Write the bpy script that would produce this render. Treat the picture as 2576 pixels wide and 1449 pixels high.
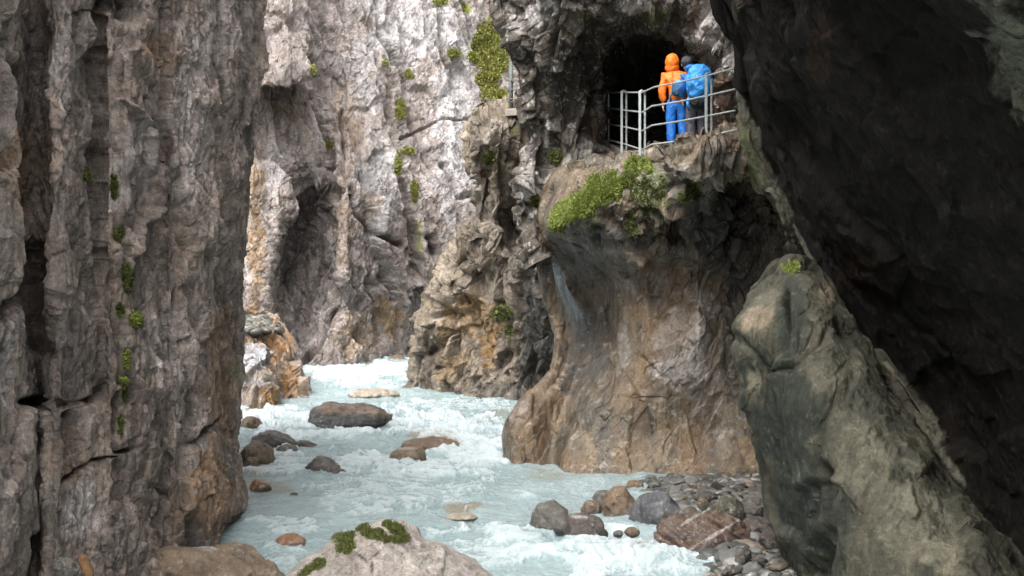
import bpy, bmesh, math, random
import numpy as np
from mathutils import Vector, Matrix
R = math.radians
S = bpy.context.scene
C = S.collection
for o in list(bpy.data.objects): bpy.data.objects.remove(o)

# ------------------------------------------------------------------ camera, sky, sun, exposure
CZ = 4.0                      # eye height above the river
cam_d = bpy.data.cameras.new('camera'); cam = bpy.data.objects.new('camera', cam_d); C.objects.link(cam)
cam.location = (0, 0, CZ); cam.rotation_euler = (R(90), 0, 0)
cam_d.lens = 50; cam_d.sensor_width = 36; cam_d.clip_start = 0.1; cam_d.clip_end = 1000
S.camera = cam
SUN_EL, SUN_ROT = R(54), R(205)
w = bpy.data.worlds.new('World'); S.world = w; w.use_nodes = True
nt = w.node_tree; nt.nodes.clear()
out = nt.nodes.new('ShaderNodeOutputWorld'); bg = nt.nodes.new('ShaderNodeBackground')
sky = nt.nodes.new('ShaderNodeTexSky'); sky.sky_type = 'NISHITA'; sky.sun_disc = False
sky.sun_elevation = SUN_EL; sky.sun_rotation = SUN_ROT; sky.air_density = 1.0; sky.dust_density = 4.0; sky.ozone_density = 1.0
hs = nt.nodes.new('ShaderNodeHueSaturation'); hs.inputs['Saturation'].default_value = 0.06
nt.links.new(sky.outputs[0], hs.inputs['Color']); nt.links.new(hs.outputs[0], bg.inputs[0]); nt.links.new(bg.outputs[0], out.inputs[0])
bg.inputs[1].default_value = 0.15
sd = bpy.data.lights.new('sun', 'SUN'); so = bpy.data.objects.new('sun', sd); C.objects.link(so)
sd.energy = .62; sd.angle = R(50); sd.color = (1.0, 0.94, 0.86)
sdir = Vector((math.sin(SUN_ROT)*math.cos(SUN_EL), math.cos(SUN_ROT)*math.cos(SUN_EL), math.sin(SUN_EL)))
so.rotation_euler = sdir.to_track_quat('Z', 'Y').to_euler()
S.view_settings.view_transform = 'Standard'; S.view_settings.look = 'None'; S.view_settings.gamma = 1
S.view_settings.exposure = 2.12

# ------------------------------------------------------------------ helpers
F = 3578.0; CX, CY = 1288.0, 724.5
def W(px, py, d): return np.array([(px-CX)/F*d, d, CZ-(py-CY)/F*d])
def proj(P):
    y = np.maximum(P[..., 1], 0.5)
    return CX+P[..., 0]/y*F, CY-(P[..., 2]-CZ)/y*F
WD = [0, 15, 20, 26, 30, 33, 35.5, 38, 40, 43, 45, 48, 50, 54, 62, 90]
WZ = [-.3, -.15, -.05, .05, .13, .22, .42, .5, .62, .72, .8, 1.02, 1.15, 1.3, 1.5, 2.4]
def wz(d): return np.interp(d, WD, WZ)
_dd = np.linspace(12, 80, 3000); _py = CY-(wz(_dd)-CZ)/_dd*F
def d_of(py): return float(np.interp(-py, -_py, _dd))

def tag(o, label=None, cat=None, group=None, kind=None):
    if label: o['label'] = label
    if cat: o['category'] = cat
    if group: o['group'] = group
    if kind: o['kind'] = kind
    return o
def empty(name, loc):
    o = bpy.data.objects.new(name, None); C.objects.link(o); o.location = loc; o.empty_display_size = .2
    return o

M32 = 0xffffffff
def hsh(ix, iy, iz, s):
    h = (ix.astype(np.int64)*374761393 + iy.astype(np.int64)*668265263 + iz.astype(np.int64)*1440662683 + s*1274126177) & M32
    h = ((h ^ (h >> 15))*739982445) & M32
    h = ((h ^ (h >> 12))*695872825) & M32
    return h ^ (h >> 15)
def perlin(P, s=0):
    i = np.floor(P).astype(np.int64); f = (P-i).astype(np.float32)
    u = f*f*f*(f*(f*6-15)+10); r = 0
    for dx in (0, 1):
        for dy in (0, 1):
            for dz in (0, 1):
                h = hsh(i[..., 0]+dx, i[..., 1]+dy, i[..., 2]+dz, s)
                g = ((h & 255)/127.5-1)*(f[..., 0]-dx)+(((h >> 8) & 255)/127.5-1)*(f[..., 1]-dy)+(((h >> 16) & 255)/127.5-1)*(f[..., 2]-dz)
                wgt = (u[..., 0] if dx else 1-u[..., 0])*(u[..., 1] if dy else 1-u[..., 1])*(u[..., 2] if dz else 1-u[..., 2])
                r = r+g*wgt
    return r
def fbm(P, o=4, s=0, gain=.5, ridged=False):
    a, t = 1.0, 0
    for k in range(o):
        n = perlin(P*(2.03**k)+17.3*k, s+k)
        t = t+a*((.5-abs(n)*1.6) if ridged else n); a *= gain
    return t
def rotm(ax, ang):
    return np.array(Matrix.Rotation(R(ang), 3, ax))
def blocks(P, size, Rm, s, warp=.16, soft=.08):
    q = P@Rm.T/np.array(size)
    q = q+warp*np.stack([perlin(q*.9+3, s+5), perlin(q*.9+31, s+6), perlin(q*.9+57, s+7)], -1)
    b = np.floor(q-.5).astype(np.int64)
    F1 = np.full(q.shape[:-1], 9.); F2 = F1.copy(); r1 = F1*0; t1 = F1*0; r2 = F1*0; t2 = F1*0
    for dx in (0, 1):
        for dy in (0, 1):
            for dz in (0, 1):
                c = b+np.array([dx, dy, dz]); h = hsh(c[..., 0], c[..., 1], c[..., 2], s)
                j = np.stack([(h & 255), (h >> 8) & 255, (h >> 16) & 255], -1)/255.-.5
                v = q-(c+.5+j*.85); v4 = v*v; v4 = v4*v4; D = (v4.sum(-1))**.25
                h2 = hsh(c[..., 0], c[..., 1], c[..., 2], s+99); r = (h2 >> 24)/255.
                t = v[..., 0]*((h2 & 255)/127.5-1)+v[..., 1]*(((h2 >> 8) & 255)/127.5-1)+v[..., 2]*(((h2 >> 16) & 255)/127.5-1)
                m = D < F1; m2 = (~m) & (D < F2)
                F2 = np.where(m, F1, np.where(m2, D, F2)); r2 = np.where(m, r1, np.where(m2, r, r2)); t2 = np.where(m, t1, np.where(m2, t, t2))
                r1 = np.where(m, r, r1); t1 = np.where(m, t, t1); F1 = np.where(m, D, F1)
    g = F2-F1; k = np.clip(.5-g/soft*.5, 0, .5); k = k*k*2
    return g, r1*(1-k)+r2*k, t1*(1-k)+t2*k
def sm(x, a, b):
    t = np.clip((x-a)/(b-a), 0, 1); return t*t*(3-2*t)
def mesh_grid(name, P, mats, attrs, parent=None):
    nv, nu = P.shape[:2]
    idx = np.arange(nv*nu).reshape(nv, nu)
    q = np.stack([idx[:-1, :-1], idx[:-1, 1:], idx[1:, 1:], idx[1:, :-1]], -1).reshape(-1, 4)
    return mesh_np(name, P.reshape(-1, 3), q, mats, {k: v.reshape(-1) for k, v in attrs.items()}, parent)
def mesh_np(name, V, Q, mat, attrs={}, parent=None, smooth=False):
    me = bpy.data.meshes.new(name); n = Q.shape[1]
    me.vertices.add(len(V)); me.vertices.foreach_set('co', np.ascontiguousarray(V, dtype=np.float32).ravel())
    me.loops.add(Q.size); me.loops.foreach_set('vertex_index', np.ascontiguousarray(Q, dtype=np.int32).ravel())
    me.polygons.add(len(Q)); me.polygons.foreach_set('loop_start', np.arange(0, Q.size, n, dtype=np.int32))
    me.polygons.foreach_set('use_smooth', np.full(len(Q), smooth, dtype=bool))
    for k, v in attrs.items():
        a = me.attributes.new(k, 'FLOAT', 'POINT'); a.data.foreach_set('value', np.ascontiguousarray(v, dtype=np.float32))
    me.update(calc_edges=True); me.validate()
    me.materials.append(mat)
    o = bpy.data.objects.new(name, me); C.objects.link(o)
    if parent: o.parent = parent
    return o

def cr_axis(Cp, counts):
    n = len(Cp); ext = np.concatenate([[2*Cp[0]-Cp[1]], Cp, [2*Cp[-1]-Cp[-2]]]); outp = []
    for i in range(n-1):
        p0, p1, p2, p3 = ext[i], ext[i+1], ext[i+2], ext[i+3]
        for k in range(counts[i]):
            t = k/counts[i]
            outp.append(.5*((2*p1)+(-p0+p2)*t+(2*p0-5*p1+4*p2-p3)*t*t+(-p0+3*p1-3*p2+p3)*t**3))
    outp.append(Cp[-1]); return np.array(outp)
def ctrl(rows, left=None, right=None, top=None):
    A = []
    for py, pts in rows:
        r = []
        for p in pts:
            r.append(W(p[0], py, p[1]) if len(p) == 2 else W(*p))
        if left: r = [np.array([x, y, r[0][2]]) for x, y in left]+r
        if right: r = r+[np.array([x, y, r[-1][2]]) for x, y in right]
        A.append(r)
    A = np.array(A)
    if top:
        for z, lean in top:
            t = A[-1].copy(); t[:, 2] = z; t[:, 0] += lean[0]; t[:, 1] += lean[1]; A = np.concatenate([A, [t]])
    return A
def loft(A, dens=.5, cap=260):
    px, py = proj(A)
    vis = (px > -120) & (px < 2700) & (py > -60) & (py < 1520) & (A[..., 1] > 3)
    def cnt(ax):
        r = []
        n = A.shape[ax]
        for i in range(n-1):
            a = np.take(px, i, ax), np.take(py, i, ax); b = np.take(px, i+1, ax), np.take(py, i+1, ax)
            v = np.take(vis, i, ax) | np.take(vis, i+1, ax)
            L = np.hypot(a[0]-b[0], a[1]-b[1]); Aa = np.take(A, i, ax); Ab = np.take(A, i+1, ax)
            L = np.maximum(L, np.linalg.norm(Aa-Ab, axis=-1)*F/np.maximum(np.minimum(Aa[..., 1], Ab[..., 1]), 5)*.6)
            r.append(int(np.clip(np.sort(L[v])[int(v.sum()*.75)]*dens, 8, cap)) if v.any() else 10)
        return r
    P = cr_axis(A, cnt(0)); P = cr_axis(P.transpose(1, 0, 2), cnt(1)).transpose(1, 0, 2)
    return P
def normals(P):
    gu = np.gradient(P, axis=1); gv = np.gradient(P, axis=0)
    n = np.cross(gu, gv); n /= np.linalg.norm(n, axis=-1, keepdims=True)+1e-9
    return n
def linedist(px, py, pts):
    best = np.full(px.shape, 1e9)
    for (x0, y0), (x1, y1) in zip(pts[:-1], pts[1:]):
        dx, dy = x1-x0, y1-y0; t = np.clip(((px-x0)*dx+(py-y0)*dy)/(dx*dx+dy*dy+1e-9), 0, 1)
        best = np.minimum(best, np.hypot(px-x0-t*dx, py-y0-t*dy))
    return best
def blobmask(px, py, P, blobs, ns=1.6, seed=0, rag=.9, noise=None):
    m = np.zeros(px.shape)
    if not blobs: return m
    n = (fbm(P*ns, 5, seed+40, .6) if noise is None else noise)*rag
    for b in blobs:
        x, y, rx, ry = b[:4]; ang = R(b[4]) if len(b) > 4 else 0; st = b[5] if len(b) > 5 else 1
        dx, dy = px-x, py-y; u = dx*math.cos(ang)+dy*math.sin(ang); v = -dx*math.sin(ang)+dy*math.cos(ang)
        m = np.maximum(m, st*sm(1-np.sqrt((u/rx)**2+(v/ry)**2)+n, -.05, .3))
    return m
def rock(name, A, mat, levels, strata=None, lines=(), moss=(), ochre=(), pale=(), dark=(), smooth_z=None, fine=.03, seed=1, dens=.44, post=None, base=.0):
    P = loft(A, dens); N = normals(P)
    c = P[..., 1] > 3
    px, py = proj(P)
    disp = base*.6*fbm(P*.35, 3, seed+3); tone = np.zeros(disp.shape)
    for k, (size, Rm, amp, tilt, crack) in enumerate(levels):
        g, r0, td = blocks(P, size, Rm, seed*13+k*7)
        disp = disp+amp*((r0-.5)+tilt*td)-crack*np.exp(-(g/.07))
        tone = tone+(r0-.5)*(.6 if k == 0 else .4)
    if strata:
        for Rm, sc, amp in strata:
            q = P@Rm.T*np.array(sc); disp = disp+amp*fbm(q, 4, seed+60, .55, ridged=True)
    n0 = fbm(P*1.3, 3, seed+77)*1.1
    for pts, wd, amp in lines:
        n = n0*wd
        ld = linedist(px, py, pts)+n
        disp = disp+np.where(c, amp*np.exp(-(np.maximum(ld, 0)/wd)**2), 0)
    disp = disp+fine*fbm(P*3.0, 4, seed+11, .5)*2
    if smooth_z is not None: disp = disp*smooth_z(P, px, py)
    P = P-N*disp[..., None] if False else P+N*disp[..., None]
    px, py = proj(P)
    mn = fbm(P*1.3, 6, seed+40, .62); m2 = mn[::-1, ::-1]
    att = {'moss': blobmask(px, py, P, moss, noise=mn), 'ochre': blobmask(px, py, P, ochre, noise=-mn),
           'pale': blobmask(px, py, P, pale, noise=mn), 'dark': blobmask(px, py, P, dark, noise=-mn, rag=.7), 'tone': tone}
    o = mesh_grid(name, P, mat, att)
    tag(o, kind='structure')
    return o, P, N, att

# ------------------------------------------------------------------ materials
def new_mat(name):
    m = bpy.data.materials.new(name); m.use_nodes = True
    n = m.node_tree; n.nodes.clear()
    o = n.nodes.new('ShaderNodeOutputMaterial'); b = n.nodes.new('ShaderNodeBsdfPrincipled'); n.links.new(b.outputs[0], o.inputs[0])
    return m, n, b
class G:
    def __init__(s, n): s.n = n
    def node(s, t, **k):
        x = s.n.nodes.new(t)
        for a, v in k.items(): setattr(x, a, v)
        return x
    def link(s, a, b): s.n.links.new(a, b)
    def coord(s, scale=(1, 1, 1), rot=(0, 0, 0), kind='Object'):
        t = s.node('ShaderNodeTexCoord'); m = s.node('ShaderNodeMapping'); m.inputs['Scale'].default_value = scale; m.inputs['Rotation'].default_value = rot
        s.link(t.outputs[kind], m.inputs[0]); return m.outputs[0]
    def noise(s, vec, scale, detail=6, rough=.6, dist=0, ty=None):
        x = s.node('ShaderNodeTexNoise'); x.inputs['Scale'].default_value = scale; x.inputs['Detail'].default_value = detail
        x.inputs['Roughness'].default_value = rough; x.inputs['Distortion'].default_value = dist
        if vec: s.link(vec, x.inputs['Vector'])
        return x.outputs['Fac']
    def ramp(s, fac, stops):
        x = s.node('ShaderNodeValToRGB'); e = x.color_ramp.elements
        while len(e) < len(stops): e.new(.5)
        for i, (p, c) in enumerate(stops):
            e[i].position = p; e[i].color = (*c, 1) if len(c) == 3 else c
        s.link(fac, x.inputs[0]); return x.outputs[0]
    def rng(s, v, a, b, c=0., d=1.):
        x = s.node('ShaderNodeMapRange'); x.inputs[1].default_value = a; x.inputs[2].default_value = b; x.inputs[3].default_value = c; x.inputs[4].default_value = d
        s.link(v, x.inputs[0]); return x.outputs[0]
    def mix(s, fac, a, b, mode='MIX'):
        x = s.node('ShaderNodeMix', data_type='RGBA', blend_type=mode)
        for sock, v in ((x.inputs[0], fac), (x.inputs[6], a), (x.inputs[7], b)):
            if isinstance(v, (int, float)): sock.default_value = v
            elif isinstance(v, tuple): sock.default_value = (*v, 1) if len(v) == 3 else v
            else: s.link(v, sock)
        return x.outputs[2]
    def math(s, op, a, b=None, clamp=False):
        x = s.node('ShaderNodeMath', operation=op, use_clamp=clamp)
        for sock, v in ((x.inputs[0], a), (x.inputs[1], b)):
            if v is None: continue
            if isinstance(v, (int, float)): sock.default_value = v
            else: s.link(v, sock)
        return x.outputs[0]
    def attr(s, name):
        x = s.node('ShaderNodeAttribute'); x.attribute_name = name; return x.outputs['Fac']
    def bump(s, h, strength, dist, prev=None):
        x = s.node('ShaderNodeBump'); x.inputs['Strength'].default_value = strength; x.inputs['Distance'].default_value = dist
        s.link(h, x.inputs['Height'])
        if prev: s.link(prev, x.inputs['Normal'])
        return x.outputs[0]
def rock_mat(name, c1, c2, c3, c4=(.10, .095, .09), ochre=(.30, .15, .045), pale=(.52, .49, .48), dark=(.05, .05, .047), mossc=((.05, .07, .012), (.16, .19, .03)),
             rough=.8, sc=1.0, rot=(0, 0, 0), stretch=(1, 1, .35), bumps=.5, wet=0., streak=.5, facets=1., cracks=.8, spec=None):
    m, n, b = new_mat(name); g = G(n)
    fl = .2 if spec == .15 else 1
    co = g.coord(); cs = g.coord(stretch, rot)
    big = g.noise(co, .55*sc, 5, .6, .4); mid = g.noise(cs, 2.2*sc, 7, .65, .6); sp = g.noise(co, 14*sc, 5, .7); st = g.noise(g.coord((1, 1, .1), rot), 3.5*sc, 5, .6, .2)
    col = g.mix(g.rng(big, .38, .62), c1, c2)
    col = g.mix(g.rng(mid, .45, .68), col, c3)
    col = g.mix(g.math('MULTIPLY', g.rng(st, .52, .68), streak), col, c4)
    ton = g.rng(g.attr('tone'), -.45, .45, .74, 1.28)
    spk = g.rng(sp, .28, .72, .58, 1.46)
    sp2 = g.rng(g.noise(co, 45*sc, 3, .6), .3, .7, .8, 1.22); v = g.math('MULTIPLY', g.math('MULTIPLY', ton, spk), sp2)
    cmb = g.node('ShaderNodeCombineColor')
    for i in range(3): g.link(v, cmb.inputs[i])
    nz = g.noise(co, 3.2*sc, 6, .68)
    def am(a, lo=.35, hi=.62):
        # mask broken up by its own noise
        return g.math('MULTIPLY', g.attr(a), g.rng(nz, lo, hi, .4, 1.25), True)
    col = g.mix(am('pale'), col, pale)
    col = g.mix(am('ochre'), col, ochre)
    col = g.mix(am('dark'), col, dark)
    # thin pale veins and blotches of lichen
    lic = g.noise(co, 5.5*sc, 8, .75, .3)
    col = g.mix(g.rng(lic, .56, .62, 0, .5*fl), col, pale)
    lic2 = g.noise(g.coord((1, 1, 1), (1, 2, 3)), 7*sc, 7, .75, .3)
    col = g.mix(g.rng(lic2, .56, .62, 0, .6), col, dark)
    col = g.mix(1.0, col, cmb.outputs[0], 'MULTIPLY')
    mc = g.mix(g.rng(g.noise(co, 9, 4, .7), .35, .65), mossc[0], mossc[1])
    col = g.mix(g.math('MULTIPLY', g.attr('moss'), g.rng(nz, .3, .5, .5, 1.2), True), col, mc)
    g.link(col, b.inputs['Base Color'])
    if wet > 0:
        rg = g.rng(g.noise(cs, 1.5, 4, .6), .42, .62, rough, rough-wet); g.link(rg, b.inputs['Roughness'])
    else: b.inputs['Roughness'].default_value = rough
    b.inputs['Specular IOR Level'].default_value = spec if spec is not None else .3 if wet == 0 else .5
    def facet(sc2, st2):
        cw = g.coord(st2, rot)
        nz3 = g.node('ShaderNodeTexNoise'); nz3.inputs['Scale'].default_value = sc2*.9; nz3.inputs['Detail'].default_value = 3; g.link(cw, nz3.inputs['Vector'])
        mv = g.node('ShaderNodeVectorMath', operation='MULTIPLY_ADD'); g.link(nz3.outputs['Color'], mv.inputs[0]); mv.inputs[1].default_value = (.35/sc2,)*3; g.link(cw, mv.inputs[2])
        vo = g.node('ShaderNodeTexVoronoi'); vo.distance = 'CHEBYCHEV'; vo.inputs['Scale'].default_value = sc2; g.link(mv.outputs[0], vo.inputs['Vector'])
        sb = g.node('ShaderNodeVectorMath', operation='SUBTRACT'); g.link(mv.outputs[0], sb.inputs[0]); g.link(vo.outputs['Position'], sb.inputs[1])
        rc = g.node('ShaderNodeVectorMath', operation='SUBTRACT'); g.link(vo.outputs['Color'], rc.inputs[0]); rc.inputs[1].default_value = (.5, .5, .5)
        dt = g.node('ShaderNodeVectorMath', operation='DOT_PRODUCT'); g.link(sb.outputs[0], dt.inputs[0]); g.link(rc.outputs[0], dt.inputs[1])
        ve = g.node('ShaderNodeTexVoronoi', feature='DISTANCE_TO_EDGE'); ve.inputs['Scale'].default_value = sc2; g.link(mv.outputs[0], ve.inputs['Vector'])
        sx = g.node('ShaderNodeSeparateColor'); g.link(vo.outputs['Color'], sx.inputs[0])
        return g.math('MULTIPLY', dt.outputs['Value'], sc2), g.rng(ve.outputs['Distance'], 0, .045), sx.outputs[0]
    f1, e1, k1_ = facet(1.6*sc, tuple(max(x, .28) for x in stretch)); f2, e2, k2_ = facet(5.2*sc, tuple(max(x, .55) for x in stretch))
    nc = g.bump(f1, facets, .30/sc); nc = g.bump(f2, facets, .12/sc, nc)
    crk = g.math('MULTIPLY', g.math('SUBTRACT', 1.0, e1), g.rng(nz, .5, .62))
    crk2 = g.math('MULTIPLY', g.math('SUBTRACT', 1.0, e2), g.rng(nz, .54, .66))
    ck = g.math('MULTIPLY', g.math('ADD', crk, g.math('MULTIPLY', crk2, .6), True), cracks, True)
    kk = g.rng(g.math('ADD', k1_, k2_), .3, 1.7, 1-.16*facets, 1+.16*facets); cb2 = g.node('ShaderNodeCombineColor'); [g.link(kk, cb2.inputs[i]) for i in range(3)]
    bc = b.inputs['Base Color'].links[0].from_socket
    g.link(g.mix(ck, g.mix(1., bc, cb2.outputs[0], 'MULTIPLY'), tuple(x*.3 for x in c1)), b.inputs['Base Color'])
    h1 = g.noise(cs, 5*sc, 9, .72, .5); h2 = g.noise(co, 22*sc, 6, .7)
    nb = g.bump(h1, bumps, .22/sc**.5, nc); nb = g.bump(h2, bumps*.7, .04, nb)
    g.link(nb, b.inputs['Normal'])
    return m
I3 = np.eye(3)
m_left = rock_mat('left_cliff_rock', (.205, .158, .130), (.16, .134, .118), (.255, .215, .19), c4=(.075, .054, .042), ochre=(.22, .135, .075), pale=(.38, .335, .315), dark=(.05, .042, .037), stretch=(1, 1, .4), facets=1.0)
m_back = rock_mat('back_cliff_rock', (.20, .165, .147), (.17, .145, .133), (.27, .245, .235), c4=(.10, .072, .05), pale=(.33, .315, .315), dark=(.075, .065, .06), ochre=(.20, .13, .065), stretch=(1, 1, .3), rot=(0, R(-15), 0), facets=1.0, sc=.8, mossc=((.12, .13, .03), (.26, .27, .06)))
m_mid = rock_mat('mid_cliff_rock', (.16, .125, .09), (.12, .10, .08), (.22, .185, .14), c4=(.065, .052, .04), ochre=(.20, .12, .045), pale=(.30, .26, .22), stretch=(1, 1, .4), rot=(0, R(12), 0))
m_right = rock_mat('right_cliff_rock', (.135, .092, .052), (.088, .073, .050), (.175, .130, .080), c4=(.036, .029, .019), ochre=(.135, .082, .040), pale=(.36, .32, .29), stretch=(1, 1, .16), wet=.5, rough=.6, streak=1.2, facets=.5, cracks=.12, spec=.7)
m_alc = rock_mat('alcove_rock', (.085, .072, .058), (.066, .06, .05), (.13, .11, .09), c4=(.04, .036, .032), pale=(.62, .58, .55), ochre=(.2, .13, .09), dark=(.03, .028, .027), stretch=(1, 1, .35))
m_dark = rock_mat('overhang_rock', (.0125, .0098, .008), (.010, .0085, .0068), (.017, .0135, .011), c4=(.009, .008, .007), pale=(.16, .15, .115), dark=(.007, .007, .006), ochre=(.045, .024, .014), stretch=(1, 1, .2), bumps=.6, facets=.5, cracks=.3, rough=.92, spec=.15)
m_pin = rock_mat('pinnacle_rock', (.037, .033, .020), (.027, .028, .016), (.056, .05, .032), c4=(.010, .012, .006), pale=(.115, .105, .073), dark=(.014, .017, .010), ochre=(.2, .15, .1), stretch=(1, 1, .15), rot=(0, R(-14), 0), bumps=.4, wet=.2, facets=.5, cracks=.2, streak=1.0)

def brock(name, c1, c2, c3, pale=(.34, .32, .30), dark=(.06, .055, .05), ochre=(.3, .16, .06), wet=.25, sc=2.2, stretch=(1, 1, 1), rot=(0, 0, 0)):
    if name[:4] not in ('fore', 'pale'): c1, c2, c3 = [tuple(x*.68 for x in c) for c in (c1, c2, c3)]
    return rock_mat(name, c1, c2, c3, c4=tuple(x*.5 for x in c1), pale=pale, dark=dark, ochre=ochre, rough=.6, wet=wet, sc=sc, stretch=stretch, rot=rot, bumps=.5, streak=.3, facets=.7, cracks=.4)
b_grey = brock('grey_boulder_rock', (.16, .145, .12), (.12, .112, .10), (.22, .205, .18))
b_brown = brock('brown_boulder_rock', (.21, .145, .09), (.15, .11, .075), (.27, .20, .14))
b_tan = brock('tan_boulder_rock', (.20, .13, .075), (.15, .095, .055), (.25, .18, .12))
b_rust = brock('rusty_boulder_rock', (.34, .17, .08), (.27, .12, .055), (.46, .32, .25))
b_slate = brock('slate_boulder_rock', (.075, .08, .075), (.05, .053, .05), (.10, .10, .095), ochre=(.16, .11, .078), dark=(.03, .03, .03))
b_blue = brock('bluish_slab_rock', (.09, .093, .10), (.06, .062, .068), (.15, .15, .16), sc=2, stretch=(1, 1, .3), rot=(0, R(55), 0))
b_red = brock('layered_slab_rock', (.13, .08, .052), (.095, .06, .042), (.20, .15, .125), dark=(.05, .035, .028), sc=1.8, stretch=(1, 1, .25), rot=(0, R(60), 0), wet=.4)
b_darkbr = brock('dark_boulder_rock', (.10, .08, .068), (.075, .06, .05), (.15, .125, .11), wet=.45)
b_green = brock('olive_boulder_rock', (.10, .095, .06), (.075, .07, .045), (.15, .14, .10), wet=.35)
b_fore = brock('foreground_boulder_rock', (.25, .215, .19), (.19, .165, .145), (.31, .285, .26), pale=(.36, .34, .32), dark=(.06, .05, .045), wet=0, sc=2.4)
b_white = brock('pale_boulder_rock', (.33, .27, .20), (.27, .21, .14), (.42, .39, .36))

# ------------------------------------------------------------------ cliffs
# left cliff: vertical fractured ribs
def L(py, off=0, sil=640, dd=0):
    return (py, [(-300, 13), (0, 16), (45, 16.8), (72, 17.9), (110, 17.9), (138, 17.1), (200, 17.7), (255, 18.3), (285, 18.3), (385, 19.2), (420, 19.9), (450, 20.1), (490, 20.8), (sil-75, 22.2), (sil-32, 24.4), (sil-40, 27), (sil-190, 34)])
rows = [L(1640, sil=650), L(1449, sil=600), L(1350, sil=606), L(1270, sil=636), L(1150, sil=618), L(1000, sil=614), L(850, sil=618), L(700, sil=622), L(600, sil=628), L(480, sil=640), L(360, sil=650), L(230, sil=664), L(100, sil=660), L(0, sil=664), L(-200, sil=670)]
A = ctrl(rows, left=[(-9.5, -16), (-8.5, 2), (-6.6, 9)], top=[(12, (.1, 0)), (15, (-1.5, 0))])
rz = rotm('Z', 15)
leftL = [([(90, 640), (95, 900), (100, 1120)], 16, -.4), ([(15, 60), (30, 250), (10, 420)], 18, -.35), ([(255, 0), (262, 340), (255, 620), (305, 900), (300, 1100)], 7, -.35),
         ([(425, 0), (415, 300), (470, 560), (500, 900), (480, 1200)], 8, -.3), ([(560, 0), (575, 300), (560, 700), (575, 1100)], 6, -.2), ([(0, 790), (60, 720)], 15, -.3),
         ([(60, 1010), (140, 1020)], 10, -.3), ([(170, 1045), (250, 1000), (270, 960)], 7, -.25), ([(330, 640), (400, 520), (380, 330), (300, 250)], 9, .18), ([(150, 1240), (230, 1160), (350, 1130)], 5, -.2),
         ([(300, 15), (330, 30)], 22, -.4), ([(375, 250), (372, 330)], 6, -.3), ([(480, 1150), (510, 1080), (560, 1050)], 6, -.2), ([(410, 1220), (430, 1250), (400, 1320)], 8, -.2)]
cliffL, PL, NL, AL = rock('cliff_left', A, m_left,
    [((.9, 1.5, 3.6), rz, .15, .8, .03), ((.42, .8, 1.7), rz@rotm('Y', 7), .09, 1.2, .035), ((.17, .3, .6), rz@rotm('Y', -9), .035, 1.5, .015), ((.07, .12, .2), rz@rotm('Y', 20), .014, 1.5, .006)],
    strata=[(rz, (3.0, 3.0, .3), .035)], lines=leftL, fine=.02, seed=3,
    moss=[(215, 440, 10, 18), (285, 465, 8, 30), (296, 590, 14, 24), (318, 690, 13, 34), (338, 805, 14, 12), (318, 905, 9, 34), (312, 980, 6, 36), (300, 1060, 5, 24), (300, 780, 8, 14), (590, 930, 12, 20, 0, .4)],
    ochre=[(560, 950, 40, 200, 0, .6), (520, 1250, 90, 110, 0, .8), (60, 420, 60, 100, 0, .5), (400, 120, 60, 50, 0, .5), (180, 1150, 70, 80, 0, .4)],
    pale=[(330, 420, 60, 110, 20, .6), (480, 250, 60, 200, 0, .5), (200, 1290, 60, 80, 0, .8), (15, 960, 20, 120, 0, .9), (560, 80, 60, 80, 0, .5), (440, 900, 60, 160, 0, .3), (160, 180, 50, 90, 0, .5)],
    dark=[(100, 880, 40, 220, 0, .7), (20, 230, 40, 90, 20, .5), (620, 350, 30, 180, 0, .5), (270, 10, 40, 30)])

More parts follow.
